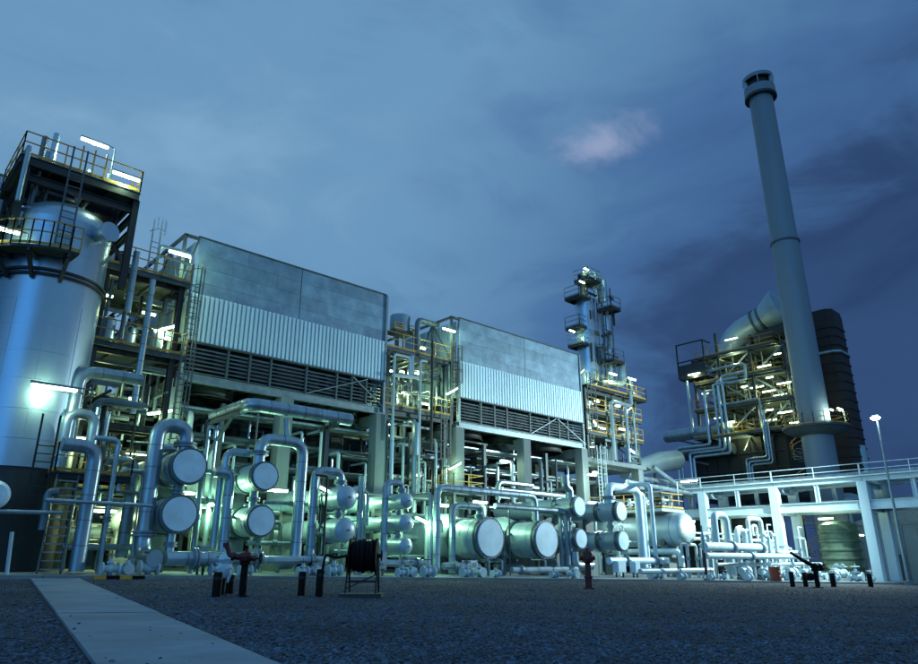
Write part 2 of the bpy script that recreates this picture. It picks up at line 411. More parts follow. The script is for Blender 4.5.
def platform(label, x0, x1, y0, y1, z, sides='fblr', railmat='yellow_paint', legs=None, deckmat='grating', edge='grey_steel', group=None, joists=True, th=0.22, legmat='grey_steel', gap=None):
    t = thing('platform', label, 'platform', ((x0+x1)/2, (y0+y1)/2, z-th if legs is None else legs), group)
    part('deck', B().box(x0, x1, y0, y1, z-0.05, z), deckmat, t)
    e = B()
    for a, c in (((x0, y0), (x1, y0)), ((x1, y0), (x1, y1)), ((x1, y1), (x0, y1)), ((x0, y1), (x0, y0))):
        e.ibeam((*a, z-0.06-th/2), (*c, z-0.06-th/2), 0.12, th)
    if joists:
        k = max(2, int((x1-x0)/1.2))
        for i in range(1, k): xx = x0+(x1-x0)*i/k; e.ibeam((xx, y0, z-0.05-th*0.4), (xx, y1, z-0.05-th*0.4), 0.09, th*0.7)
    part('frame', e, edge, t)
    S = {'f': [(x0, y0, z), (x1, y0, z)], 'b': [(x0, y1, z), (x1, y1, z)], 'l': [(x0, y0, z), (x0, y1, z)], 'r': [(x1, y0, z), (x1, y1, z)]}
    for s in sides:
        b = B(); rail(b, S[s]); part('guard_rail', b, railmat, t)
    if legs is not None:
        for xx in (x0+0.1, x1-0.1):
            for yy in (y0+0.1, y1-0.1): part('leg', B().ibeam((xx, yy, legs), (xx, yy, z-0.06), 0.2, 0.2), legmat, t)
    return t
def ladder(label, p, z1, face='y', mat='galvanised', cage=True, w=0.5, cagemat=None):
    x, y, z0 = p; t = thing('ladder', label, 'ladder', p); dx, dy = (w/2, 0) if face == 'y' else (0, w/2)
    b = B()
    for s in (-1, 1): b.bar((x+s*dx, y+s*dy, z0), (x+s*dx, y+s*dy, z1+1.0), 0.07, 0.04)
    part('stile', b, mat, t)
    r = B(); z = z0+0.3
    while z < z1: r.bar((x-dx, y-dy, z), (x+dx, y+dy, z), 0.035, 0.035); z += 0.3
    part('rungs', r, mat, t)
    if cage:
        c = B(); z = z0+2.3; ox, oy = (0, -1) if face == 'y' else (-1, 0)
        ring = [(x+math.cos(a)*0.36*(1 if face == 'y' else 0)+ox*(0.05+0.62*math.sin(a)), y+math.cos(a)*0.36*(1 if face == 'x' else 0)+oy*(0.05+0.62*math.sin(a))) for a in [math.pi*k/6 for k in range(7)]]
        while z < z1+1.0:
            c.tube([(q[0], q[1], z) for q in ring], 0.022, 5); z += 0.9
        for q in ring[1:6]: c.bar((q[0], q[1], z0+2.3), (q[0], q[1], z1+0.9), 0.03, 0.02)
        part('safety_cage', c, cagemat or mat, t)
    return t
LP = 0.46
def lamp(label, p, along='x', power=300.0, post=None, size=1.2, col=(0.68, 1.0, 0.56), tilt=0.0, drop=0.28, off=(0, 0)):
    x, y, z = p; t = thing('fluorescent_lamp', label, 'lamp', (x, y, z), 'tube lamps on the plant')
    d = Vector({'x': (1, 0, tilt), 'y': (0, 1, tilt)}[along]).normalized()*(size/2); c = Vector(p)
    part('housing', B().bar(c-d*1.05+Vector((0, 0, 0.075)), c+d*1.05+Vector((0, 0, 0.075)), 0.2, 0.07), 'galvanised', t)
    g = B(); g.tube([c-d, c-d*0.94, c+d*0.94, c+d], 0.085, 10, rad=[0.06, 0.085, 0.085, 0.06]); part('tube', g, 'lamp_glow', t)
    if post:
        q = c+d*1.0+Vector((0, 0, 0.1)); b = B()
        if post[0] == 'z': b.tube(fillet([(q.x, q.y, q.z), (q.x+d.x*0.5, q.y+d.y*0.5, q.z), (q.x+d.x*0.5, q.y+d.y*0.5, post[1])], 0.15, 4), 0.035, 6)
        else: b.tube([(c.x, c.y, c.z+0.1), post[1]], 0.035, 6)
        part('bracket', b, 'galvanised', t)
    l = bpy.data.lights.new('lamp_light', 'POINT'); l.energy = power*LP; l.color = col; l.shadow_soft_size = 0.18
    o = bpy.data.objects.new('lamp_light', l); C.objects.link(o); o.parent = t; o.location = (off[0], off[1], -drop)
    return t
def dome(r, n=6, k=0.55):       # profile of a dished head, from rim to pole (outwards distance)
    return [(r*math.cos(math.pi/2*i/n), k*r*math.sin(math.pi/2*i/n)) for i in range(n+1)]
def exchanger(label, x, z, y, r, Ln=7.0, head='flat', pier=None, shell_r=None, mat='exchanger_skin', covermat='cover_white', nozzles=(1, -1), chan=1.3, rest=None, base=None):
    sr = shell_r or r*0.97; t = thing('heat_exchanger', label, 'heat exchanger', (x, y+Ln/2, base if base is not None else z-r), 'heat exchangers along the plant front')
    y0 = 0.34 if head == 'flat' else r*0.55
    c = B().lathe([(r, y0), (r, y0+chan)], (x, y, z), 'y', 36)
    for q in (0.28, 0.62): c.lathe([(r*1.012, y0+chan*q), (r*1.012, y0+chan*q+0.05)], (x, y, z), 'y', 36)
    ch = part('channel', c, mat, t)
    if head == 'flat':
        part('end_cover', B().lathe([(r*0.93, 0.0), (r*0.95, 0.015), (r*0.95, 0.10)], (x, y, z), 'y', 36), covermat, ch)
        b = B().lathe([(r*1.08, 0.07), (r*1.09, 0.08), (r*1.09, 0.2), (r*1.0, 0.21), (r*1.0, 0.26), (r*1.09, 0.27), (r*1.09, 0.36), (r, 0.37)], (x, y, z), 'y', 36)
        part('end_flange', b, 'cladding_dark', ch)
        st_ = B()
        for k in range(24): a = 2*math.pi*k/24; st_.cyl((x+r*1.045*math.cos(a), y+0.03, z+r*1.045*math.sin(a)), (x+r*1.045*math.cos(a), y+0.42, z+r*1.045*math.sin(a)), 0.022, 6)
        part('stud_bolts', st_, 'band_steel', ch)['kind'] = 'stuff'
    else:
        part('dished_head', B().lathe([(a, 0.0-d+r*0.55) for a, d in reversed(dome(r))], (x, y, z), 'y', 32), mat, ch)
        part('nozzle_stub', B().lathe([(r*0.10, -0.10), (r*0.10, 0.12)], (x, y, z), 'y', 10), 'galvanised', ch)
    for q, s in ((0.75, 1), (0.9, -1)):
        n_ = B().cyl((x+r*0.9*s, y+y0+chan*q, z+r*0.3), (x+(r+0.22)*s, y+y0+chan*q, z+r*0.36), 0.07, 8).cyl((x+(r+0.16)*s, y+y0+chan*q, z+r*0.34), (x+(r+0.22)*s, y+y0+chan*q, z+r*0.36), 0.13, 10)
        part('side_nozzle', n_, 'galvanised', ch)
    f = B().lathe([(r*0.9, y0+chan-0.02), (r*1.10, y0+chan), (r*1.10, y0+chan+0.12), (r*1.02, y0+chan+0.13), (r*1.02, y0+chan+0.17), (r*1.10, y0+chan+0.18), (r*1.10, y0+chan+0.30), (r*0.9, y0+chan+0.31)], (x, y, z), 'y', 36)
    part('body_flange', f, 'cladding_dark', t)
    ys = y0+chan+0.28; prof = [(r*0.96, ys), (r*0.97, ys+0.15)]
    prof += [(sr, ys+0.15+(0.05 if sr < r*1.05 else 0.9)), (sr, Ln-0.3*sr), (sr*0.8, Ln-0.1*sr), (sr*0.3, Ln)]
    s = B().lathe(prof, (x, y, z+(sr-r)*0.55 if sr > r*1.05 else z), 'y', 36)
    zz = z+(sr-r)*0.55 if sr > r*1.05 else z
    yy = ys+1.5
    while yy < Ln-0.8: s.lathe([(sr*1.012, yy), (sr*1.012, yy+0.05)], (x, y, zz), 'y', 36); yy += 1.0
    part('shell', s, mat, t)
    if pier is not None:
        for yy in (y+ys+1.0, y+Ln-1.6):
            part('pier', B().box(x-r*0.85, x+r*0.85, yy-0.25, yy+0.25, pier, z-sr-0.12), 'concrete', t)
            part('saddle', B().box(x-r*0.8, x+r*0.8, yy-0.15, yy+0.15, z-sr-0.12, z-sr*0.72), 'grey_steel', t)
    if rest is not None:
        for yy in (y+ys+1.0, y+Ln-1.6): part('saddle', B().box(x-r*0.7, x+r*0.7, yy-0.15, yy+0.15, rest, z-sr*0.72), 'grey_steel', t)
        b = B().cyl((x, y+y0+chan*0.5, rest-0.05), (x, y+y0+chan*0.5, z-r*0.9), r*0.3, 12)
        mz = (rest+z-r)/2; b.cyl((x, y+y0+chan*0.5, mz-0.09), (x, y+y0+chan*0.5, mz-0.02), r*0.46, 14); b.cyl((x, y+y0+chan*0.5, mz+0.02), (x, y+y0+chan*0.5, mz+0.09), r*0.46, 14)
        part('joining_nozzle', b, 'galvanised', t)
    return t
def clutter(t, x0, x1, y0, y1, z0, z1, n, seed, mats=('dark_steel', 'grey_steel', 'cladding_dark', 'galvanised'), lmax=4.0):
    r = random.Random(seed)
    for k in range(n):
        ax = r.choice('xxyzz'); l = r.uniform(0.8, lmax); c = [r.uniform(x0, x1), r.uniform(y0, y1), r.uniform(z0, z1)]
        i = 'xyz'.index(ax); a = list(c); b = list(c); lim = ((x0, x1), (y0, y1), (z0, z1))[i]
        a[i] = max(lim[0], c[i]-l/2); b[i] = min(lim[1], c[i]+l/2)
        if b[i]-a[i] < 0.3: continue
        m = r.choice(mats)
        if r.random() < 0.55: part('conduit', B().tube([a, b], r.uniform(0.04, 0.11), 7), m, t)
        else: part('secondary_beam', B().ibeam(a, b, r.uniform(0.1, 0.18), r.uniform(0.14, 0.26)), m, t)
def valve(name, label, p, r=0.14, axis='x', group=None, mat='pale_steel', wheel='grey_steel'):
    x, y, z = p; t = thing(name, label, 'valve', p, group); d = Vector((1, 0, 0) if axis == 'x' else (0, 1, 0)); c = Vector((x, y, z+r*1.6))
    b = B().tube([c-d*r*2.0, c-d*r*0.9, c, c+d*r*0.9, c+d*r*2.0], r, 12, rad=[r*0.8, r*0.9, r*1.25, r*0.9, r*0.8])
    for s in (-1, 1): b.tube([c+d*r*2.2*s, c+d*r*1.8*s], r*1.6, 14)
    part('body', b, mat, t)
    part('bonnet', B().cyl(c, c+Vector((0, 0, r*2.6)), r*0.55, 8).cyl(c+Vector((0, 0, r*1.4)), c+Vector((0, 0, r*1.8)), r*1.1, 10), mat, t)
    w = B().torus(c+Vector((0, 0, r*3.4)), r*1.3, r*0.16, 'z', 14, 5); w.cyl(c+Vector((0, 0, r*2.4)), c+Vector((0, 0, r*4.4)), r*0.16, 6)
    w.bar(c+Vector((-r*1.3, 0, r*3.4)), c+Vector((r*1.3, 0, r*3.4)), r*0.2); w.bar(c+Vector((0, -r*1.3, r*3.4)), c+Vector((0, r*1.3, r*3.4)), r*0.2)
    part('handwheel', w, wheel, t)
    part('support', B().box(x-r*0.5, x+r*0.5, y-r*0.5, y+r*0.5, z-0.02, z+r*0.9), 'concrete', t)
    return t
# ---------------------------------------------------------------- air-cooler halls on concrete columns
ZT, ZP, ZC, ZB = 18.4, 14.87, 12.25, 10.42
def corr_sheet(x0, x1, y, z0, z1, pitch=0.285, dep=0.13):
    b = B(); k = max(1, int(round((x1-x0)/pitch))); P = []
    w = (x1-x0)/k
    for i in range(k):
        a = x0+i*w; P += [(a, y), (a+w*0.56, y), (a+w*0.64, y+dep), (a+w*0.92, y+dep)]
    P.append((x1, y)); n = len(P)
    for z in (z0, z1): b.v += [(p[0], p[1], z) for p in P]
    for z in (z0, z1): b.v += [(p[0], p[1]+0.012, z) for p in P]
    for i in range(n-1):
        b.f.append((i, i+1, n+i+1, n+i)); b.f.append((2*n+i+1, 2*n+i, 3*n+i, 3*n+i+1))
        b.f.append((i+1, i, 2*n+i, 2*n+i+1)); b.f.append((n+i, n+i+1, 3*n+i+1, 3*n+i))
    return b
def hall(label, X0, X1, cols, bays, depth=11.0, frame_left=True, seed=1, braces=()):
    r = random.Random(seed); Y = 36.0; Y2 = Y+depth; t = thing('air_cooler_hall', label, 'industrial building', ((X0+X1)/2, Y+depth/2, gz((X0+X1)/2, Y)), 'air cooler halls in a row')
    mid = (X0+X1)/2+0.05
    for a, c in ((X0, mid-0.02), (mid+0.02, X1)):            # upper wind wall: four courses of sheet, joints staggered
        h = (ZT-ZP)/4
        for j in range(4):
            cuts = [a]+sorted(a+(c-a)*q for q in ((r.uniform(0.3, 0.7),) if j % 2 else (r.uniform(0.2, 0.4), r.uniform(0.6, 0.85))))+[c]
            for q0, q1 in zip(cuts, cuts[1:]):
                if q1-q0 < 0.4: continue
                pr = r.uniform(0, 0.012)
                part('panel', B().box(q0+0.004, q1-0.004, Y-0.03-pr, Y+0.03, ZP+j*h+0.006, ZP+(j+1)*h-0.006), 'zinc_panel', t)
    part('backing_wall', B().box(X0+0.05, X1-0.05, Y+0.05, Y+0.12, ZP, ZT-0.03), 'dark_steel', t)
    part('coping', B().box(X0-0.05, X1+0.06, Y-0.09, Y+0.22, ZT+0.003, ZT+0.09), 'grey_steel', t)
    k = 7; w = (X1-X0+0.1)/k
    for i in range(k):
        part('corrugated_sheet', corr_sheet(X0-0.05+i*w, X0-0.05+(i+1)*w-0.004, Y-0.20, ZC, ZP+0.12), 'corrugated', t)
    part('drip_trim', B().box(X0-0.06, X1+0.06, Y-0.24, Y-0.02, ZC-0.09, ZC-0.003), 'grey_steel', t)
    part('corner_post', B().box(X1+0.005, X1+0.16, Y-0.16, Y+0.1, ZB-0.3, ZT), 'galvanised', t)
    part('corner_post', B().box(X0-0.16, X0-0.005, Y-0.16, Y+0.1, ZB-0.3, ZP), 'galvanised', t)
    xs = [X0+(X1-X0)*q for q in bays]
    for a, c in zip(xs, xs[1:]):                              # louvre banks between mullions
        b = B(); z = ZB+0.08
        while z < ZC-0.2:
            b.quadbox([(a+0.06, Y-0.05, z), (c-0.06, Y-0.05, z), (c-0.06, Y+0.14, z+0.12), (a+0.06, Y+0.14, z+0.12), (a+0.06, Y-0.05, z+0.02), (c-0.06, Y-0.05, z+0.02), (c-0.06, Y+0.14, z+0.14), (a+0.06, Y+0.14, z+0.14)]); z += 0.225
        part('louvre_bank', b, 'louver', t)
    for a in xs: part('mullion', B().box(a-0.055, a+0.055, Y-0.1, Y+0.1, ZB, ZC-0.1), 'grey_steel', t)
    for q0, q1, s in braces:
        a, c = X0+(X1-X0)*q0, X0+(X1-X0)*q1
        part('brace', B().bar((a, Y-0.14, ZB+0.05 if s > 0 else ZC-0.15), (c, Y-0.14, ZC-0.15 if s > 0 else ZB+0.05), 0.09, 0.05), 'galvanised', t)
    part('floor_beam', B().ibeam((X0-0.3, Y-0.02, ZB-0.22), (X1+0.3, Y-0.02, ZB-0.22), 0.3, 0.44, up=(0, 0, 1)), 'galvanised', t)
    part('floor_beam', B().ibeam((X0-0.3, Y2, ZB-0.22), (X1+0.3, Y2, ZB-0.22), 0.3, 0.44), 'grey_steel', t)
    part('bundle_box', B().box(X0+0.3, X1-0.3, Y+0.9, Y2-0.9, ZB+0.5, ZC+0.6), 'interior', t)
    part('side_wall', B().box(X1-0.12, X1-0.02, Y+0.15, Y2, ZC-0.2, ZT), 'zinc_panel', t)
    part('back_wall', B().box(X0, X1, Y2-0.1, Y2, ZB, ZT), 'zinc_panel', t)
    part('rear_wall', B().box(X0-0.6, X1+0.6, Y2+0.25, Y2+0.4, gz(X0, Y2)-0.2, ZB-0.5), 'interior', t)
    fl = B()                                                  # open plenum floor: beams and fan rings seen from below
    for i in range(9): xx = X0+(X1-X0)*i/8; fl.ibeam((xx, Y+0.2, ZB-0.18), (xx, Y2-0.2, ZB-0.18), 0.18, 0.34)
    part('floor_joists', fl, 'dark_steel', t)
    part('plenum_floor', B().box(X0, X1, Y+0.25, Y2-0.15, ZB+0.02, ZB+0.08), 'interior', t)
    for i in range(3):
        for j in range(2):
            cx_, cy_ = X0+(X1-X0)*(i+0.5)/3, Y+depth*(j+0.5)/2
            f = B().tube([(cx_, cy_, ZB-0.75), (cx_, cy_, ZB-0.05)], 1.85, 24, cap=False); f.torus((cx_, cy_, ZB-0.75), 1.87, 0.06, 'z', 24, 5)
            for q in range(4): a = q*math.pi/2+i; f.bar((cx_, cy_, ZB-0.5), (cx_+1.7*math.cos(a), cy_+1.7*math.sin(a), ZB-0.5), 0.34, 0.05)
            part('fan_ring', f, 'dark_steel', t)
    clutter(t, X0+0.5, X1-0.5, Y+1.2, Y+7.5, 2.0, ZB-0.8, 90, seed+40, mats=('dark_steel', 'dark_steel', 'grey_steel', 'cladding_dark', 'cladding'), lmax=6.0)
    for xx in cols:
        for j, yy in enumerate((Y+0.1, Y+5.4, Y2-0.3)):
            if j == 2 and xx != cols[0]: continue
            g = gz(xx, yy)+0.05
            part('column', B().box(xx-0.40, xx+0.40, yy-0.38, yy+0.42, g, ZB-0.45), 'concrete', t)
        part('cross_beam', B().box(xx-0.3, xx+0.3, Y+0.6, Y2-0.7, ZB-1.15, ZB-0.47), 'concrete', t)
    if frame_left:                                            # open steel end frame with posts and bracing
        e = B(); xl = X0-0.78
        for yy in (Y, Y+2.2, Y+4.4, Y+6.6): e.bar((xl, yy, ZB-0.3), (xl, yy, ZT), 0.16)
        for z in (ZT-0.08, ZP, ZC): e.bar((xl, Y, z), (xl, Y2-0.5, z), 0.16)
        e.bar((xl, Y, ZT-0.08), (X0, Y, ZT-0.08), 0.16); e.bar((xl, Y, ZP), (X0, Y, ZP), 0.14)
        e.bar((xl, Y, ZP), (xl, Y+2.2, ZT-0.1), 0.1); e.bar((xl, Y+4.4, ZP), (xl, Y+2.2, ZT-0.1), 0.1); e.bar((xl, Y, ZP+0.2), (X0, Y, ZT-0.1), 0.08)
        part('end_frame', e, 'grey_steel', t)
        for j in range(7): yy = Y+0.3+j*0.9; part('end_panel', B().box(X0-0.10, X0-0.03, yy, yy+0.78, ZC, ZT-0.2), 'duct_skin', t)
    return t
hall('zinc-clad cooler hall with white corrugated skirt, nearer of the two full ones', 13.1, 26.35, (12.8, 19.35, 26.2), (0, 0.185, 0.285, 0.385, 0.565, 0.73, 0.815, 0.90, 1.0), seed=2, braces=((0.565, 0.9, 1), (0.815, 1.0, -1)))
hall('zinc-clad cooler hall with white corrugated skirt, farther one beside the slim column', 33.35, 47.9, (33.2, 40.4, 47.75), (0, 0.15, 0.25, 0.345, 0.53, 0.69, 0.78, 0.86, 1.0), seed=5, braces=((0.53, 0.75, 1), (0.76, 1.0, -1)))
hall('corner of zinc-clad cooler hall behind the big tank, cut by the photo edge', -9.5, 4.25, (-9.2, -2.4, 4.1), (0, 0.2, 0.4, 0.6, 0.8, 1.0), seed=9, frame_left=False)

# main pipe rack under the halls: long runs along the front
r_ = random.Random(11)
RUN = [(37.2, 8.9, 0.13, 'cladding'), (37.9, 8.9, 0.20, 'cladding'), (38.8, 8.95, 0.10, 'galvanised'), (39.6, 8.9, 0.16, 'cladding_dark'), (37.4, 7.5, 0.17, 'cladding'), (38.3, 7.5, 0.11, 'galvanised'), (39.1, 7.55, 0.24, 'cladding'), (40.3, 7.5, 0.13, 'cladding_dark'),
       (37.3, 6.1, 0.12, 'cladding'), (38.0, 6.15, 0.22, 'cladding'), (39.2, 6.1, 0.15, 'cladding'), (40.2, 6.1, 0.10, 'galvanised'), (37.6, 4.7, 0.2, 'cladding'), (38.8, 4.7, 0.14, 'cladding_dark'), (39.8, 4.7, 0.18, 'cladding')]
RUN = [(a, b, c*0.72, 'cladding_dark' if k % 3 else m) for k, (a, b, c, m) in enumerate(RUN)]
rows = {8.9: 'top', 8.95: 'top', 7.5: 'second', 7.55: 'second', 6.1: 'third', 6.15: 'third', 4.7: 'lowest'}
seen = {}
for (yy, z, rr, m) in RUN:
    k = seen[rows[z]] = seen.get(rows[z], 0)+1
    x0 = r_.uniform(-6, 6); x1 = r_.uniform(52, 60)
    pipe('%s long %s pipe of the %s tier under the cooler halls' % (('nearest', 'next to nearest', 'third', 'rearmost')[k-1], 'insulated' if m[0] == 'c' else 'bare', rows[z]), [(x0, yy, z), (x1, yy, z)], rr, m, group='long pipes under the halls', seg=10)
for i, xx in enumerate((3.0, 9.5, 16.0, 22.8, 29.6, 36.8, 44.0, 51.5)):
    t = thing('pipe_support_frame', '%s steel frame from the left carrying the long pipes under the halls' % ('first', 'second', 'third', 'fourth', 'fifth', 'sixth', 'seventh', 'eighth')[i], 'pipe rack', (xx, 38.6, gz(xx, 38.6)+0.1), 'frames under the long pipes')
    for yy in (36.95, 40.8): part('post', B().ibeam((xx, yy, gz(xx, yy)+0.05), (xx, yy, 9.3), 0.25, 0.25), 'grey_steel', t)
    for z in (4.42, 5.82, 7.24, 8.6): part('crossbeam', B().ibeam((xx, 36.85, z), (xx, 40.9, z), 0.18, 0.22), 'grey_steel', t)

# ---------------------------------------------------------------- left: great column vessel
TX, TY, TR = 5.75, 32.7, 2.02
t = thing('column_vessel', 'great round silver column vessel at the left edge', 'storage tank', (TX, TY, PZ(TX, TY)))
prof = [(TR*1.0, 4.3), (TR, 14.9)]+[(a, 14.9+d) for a, d in dome(TR, 8, 0.62)]
part('shell', B().lathe(prof, (TX, TY, 0), 'z', 56), 'vessel_skin', t)
part('skirt', B().lathe([(TR*0.99, PZ(TX, TY)), (TR*0.99, 4.28)], (TX, TY, 0), 'z', 48), 'dark_steel', t)
for i, z in enumerate((5.4, 6.55, 7.7, 8.85, 10.0, 11.1, 13.4, 14.4)):
    part('cladding_seam', B().lathe([(TR*0.99, z-0.02), (TR*1.005, z-0.02), (TR*1.005, z+0.02), (TR*0.99, z+0.02)], (TX, TY, 0), 'z', 48), 'vessel_skin', t)
for k in range(10):
    a = k*2*math.pi/10+0.2
    part('vertical_seam', B().bar((TX+TR*1.0*math.cos(a), TY+TR*1.0*math.sin(a), 5.42 if k % 2 else 6.57), (TX+TR*math.cos(a), TY+TR*math.sin(a), 11.08), 0.03, 0.02), 'vessel_skin', t)
for z in (12.15, 12.36): part('stiffening_ring', B().lathe([(TR*0.99, z-0.05), (TR*1.06, z-0.05), (TR*1.06, z+0.05), (TR*0.99, z+0.05)], (TX, TY, 0), 'z', 56), 'dark_steel', t)
nz = B().cyl((TX+1.0, TY-1.4, 14.6), (TX+1.35, TY-2.35, 14.6), 0.36, 18).cyl((TX+1.33, TY-2.3, 14.6), (TX+1.38, TY-2.45, 14.6), 0.44, 18); part('manway', nz, 'vessel_skin', t)
# round platform half way up, on brackets, with ladder
t = thing('platform', 'round bracketed platform wrapped round the great column', 'platform', (TX, TY, 12.5))
pts = [(TX+2.95*math.cos(a), TY+2.95*math.sin(a), 13.05) for a in [R(175)+R(100)*k/14 for k in range(15)]]
inn = [(TX+2.06*math.cos(a), TY+2.06*math.sin(a), 13.05) for a in [R(175)+R(100)*k/14 for k in range(15)]]
d = B()
for k in range(14):
    q = [inn[k], pts[k], pts[k+1], inn[k+1]]; d.quadbox([(x, y, z-0.12) for x, y, z in q]+[(x, y, z) for x, y, z in q])
part('deck', d, 'dark_steel', t)
g = B()
for k in range(14): rail(g, [pts[k], pts[k+1]], step=1.0)
part('guard_rail', g, 'yellow_paint', t)
for k in (1, 5, 9, 13):
    o_, i_ = Vector(pts[k]), Vector(inn[k]); sw = (i_-o_).normalized()
    part('bracket', B().prism([(-0.05, -0.13), (0.05, -0.13), (0.05, -0.30), (-0.05, -0.30)], o_, i_), 'dark_steel', t)
    part('knee', B().bar(o_+sw*0.1+Vector((0, 0, -0.3)), i_+Vector((0, 0, -1.1)), 0.14), 'dark_steel', t)
la = R(262); lx, ly = TX+2.55*math.cos(la), TY+2.55*math.sin(la)
ladder('steep ladder rising from the round platform to the top deck of the great column', (lx, ly, 13.1), 17.0, 'y', 'grey_steel', cage=False, w=0.55)
# top deck above the dome
t = platform('dark steel top deck over the dome of the great column', 3.45, 8.35, 31.4, 35.6, 17.53, edge='dark_steel', th=0.4)
for (x, y) in ((3.75, 31.6), (8.3, 31.6), (3.75, 35.4), (8.3, 35.4)):
    part('leg', B().ibeam((x, y, 13.9 if x < 5 else 12.6), (x, y, 17.08), 0.28, 0.28), 'dark_steel', t)
b = B()
for z in (15.48, 16.38): b.ibeam((8.3, 31.6, z), (8.3, 35.4, z), 0.2, 0.3); b.ibeam((3.75, 31.6, z), (3.75, 35.4, z), 0.2, 0.3)
b.ibeam((3.75, 35.4, 16.38), (8.3, 35.4, 16.38), 0.2, 0.3); b.bar((8.3, 31.6, 13.6), (8.3, 35.4, 16.88), 0.14); b.bar((3.75, 31.6, 14.2), (3.75, 35.4, 16.88), 0.14); b.ibeam((3.75, 31.6, 16.58), (8.3, 31.6, 16.58), 0.2, 0.34)
part('bracing', b, 'dark_steel', t)
b = B(); b.box(4.3, 6.2, 32.2, 33.6, 16.68, 17.13); b.box(6.5, 7.8, 32.4, 34.0, 16.28, 16.98)
clutter(t, 3.9, 8.1, 31.8, 35.2, 15.9, 17.0, 26, 61, mats=('dark_steel', 'grey_steel', 'cladding_dark'), lmax=2.0); clutter(t, 4.0, 8.0, 32.6, 35.2, 17.6, 18.7, 14, 62, mats=('cladding', 'grey_steel', 'pale_steel'), lmax=1.2)
part('under_frame', b, 'dark_steel', t)
for (x0, x1) in ((5.7, 5.9), (6.2, 6.4), (6.7, 6.9)): part('gate_post', B().bar((x0, 31.4, 17.53), (x0, 31.4, 18.88), 0.06), 'yellow_paint', t)
pipe('slim upright vent pipe on the top deck of the great column', [(4.75, 32.6, 17.53), (4.75, 32.6, 19.68)], 0.14, 'cladding')
pipe('stubby upright pipe beside the vent pipe on the top deck', [(4.25, 32.0, 15.38), (4.25, 32.0, 18.98)], 0.13, 'cladding_dark')
pipe('bent pale pipe on the outer left of the top deck', RT((3.65, 31.2, 15.2), 'z', 17.88, 'y', 32.4), 0.1, 'cladding')
pipe('pale horizontal pipe lying on the top deck of the great column', [(4.9, 32.2, 17.88), (8.0, 32.2, 17.88)], 0.12, 'cladding')
for k, (x, y, h) in enumerate(((7.2, 32.6, 1.0), (7.9, 33.2, 0.8), (5.6, 33.6, 0.9))):
    t = thing('relief_valve', '%s pale relief valve standing on the top deck' % ('left', 'tallest', 'right')[(1, 2, 0)[k]], 'valve', (x, y, 17.53), 'relief valves on the top deck')
    part('body', B().cyl((x, y, 17.53), (x, y, 17.53+h), 0.13, 10).cyl((x, y, 17.53+h*0.4), (x, y, 17.53+h*0.5), 0.24, 12), 'cladding', t)
    part('outlet', B().cyl((x, y, 17.53+h*0.6), (x+0.4, y, 17.53+h*0.6), 0.09, 8), 'cladding', t)
lamp('tube lamp on a gooseneck post above the top deck of the great column', (6.25, 32.2, 19.69), 'x', 350, ('z', 17.53), col=(0.75, 1, 0.9))
lamp('tube lamp under the right rail of the top deck of the great column', (7.6, 31.2, 18.0), 'x', 260)
lamp('tube lamp hidden under the top deck over the dome', (6.6, 33.4, 16.15), 'x', 240)
lamp('tube lamp at the far left on the round platform', (3.37, 31, 13.7), 'x', 260, ('z', 13.1))
lamp('tube lamp on an arm glaring against the wall of the great column', (TX+0.35, TY-2.66, 7.35), 'x', 420, None, 1.6, drop=0.25, off=(-0.3, 0.2))
pipe('thin bracket arm holding the lamp to the wall of the great column', [(TX-0.5, TY-2.68, 7.48), (TX+1.8, TY-2.64, 7.47), (TX+1.85, TY-0.9, 7.47)], 0.03, 'grey_steel', name='lamp_arm', cat='bracket')

# ---------------------------------------------------------------- left: steel structure between column and hall
t = thing('steel_tower', 'dark steel access structure between great column and near hall', 'steel structure', (10.2, 37.2, PZ(10.2, 37.2)))
for x in (8.3, 12.0):
    for y in (34.6, 40.0): part('column', B().ibeam((x, y, PZ(x, y)-0.03), (x, y, 14.6), 0.28, 0.28), 'dark_steel', t)
for z in (3.4, 6.9, 10.5, 14.45):
    for y in (34.6, 40.0): part('beam', B().ibeam((8.3, y, z), (12.0, y, z), 0.2, 0.32), 'dark_steel', t)
    for x in (8.3, 12.0): part('beam', B().ibeam((x, 34.6, z), (x, 40.0, z), 0.2, 0.32), 'dark_steel', t)
for (a, c) in (((8.3, 40, 6.9), (12, 40, 10.5)), ((12, 40, 6.9), (8.3, 40, 10.5)), ((8.3, 40, 10.7), (12, 40, 14.3)), ((12, 40, 3.4), (8.3, 40, 6.9))): part('brace', B().bar(a, c, 0.12), 'dark_steel', t)
clutter(t, 8.0, 12.4, 34.4, 39.8, 1.5, 10.2, 120, 3); clutter(t, 8.0, 12.4, 34.4, 39.8, 11.2, 14.2, 50, 4, lmax=2.5)
platform('upper yellow-railed deck between great column and near hall', 7.9, 12.25, 34.2, 40.2, 14.82, 'flb')
platform('middle yellow-railed deck between great column and near hall', 7.9, 12.5, 34.2, 40.2, 10.85, 'fl')
platform('small yellow-railed landing beside the foot of the great column', 6.6, 9.4, 29.9, 31.4, 4.15, 'flr', edge='dark_steel')
platform('low yellow-railed walkway deep between column and first exchangers', 8.6, 13.2, 34.4, 36.4, 4.0, 'f')
ladder('tall caged ladder on the dark structure left of the near hall', (12.55, 34.2, 4.2), 14.9, 'y', 'grey_steel')
ladder('short ladder leading up to the landing at the column foot', (6.1, 29.6, 2.6), 5.2, 'y', 'black_steel', cage=False, w=0.6)
ladder('pale caged ladder standing on the upper deck near the hall corner', (10.35, 34.6, 14.9), 17.0, 'y', 'pale_steel', cage=True, w=0.4)
pipe('pale pipe hoop standing on the upper deck at the hall corner', RT((10.67, 34.8, 14.04), 'z', 16.72, 'x', 12.4, 'z', 16.2), 0.09, 'pale_steel')
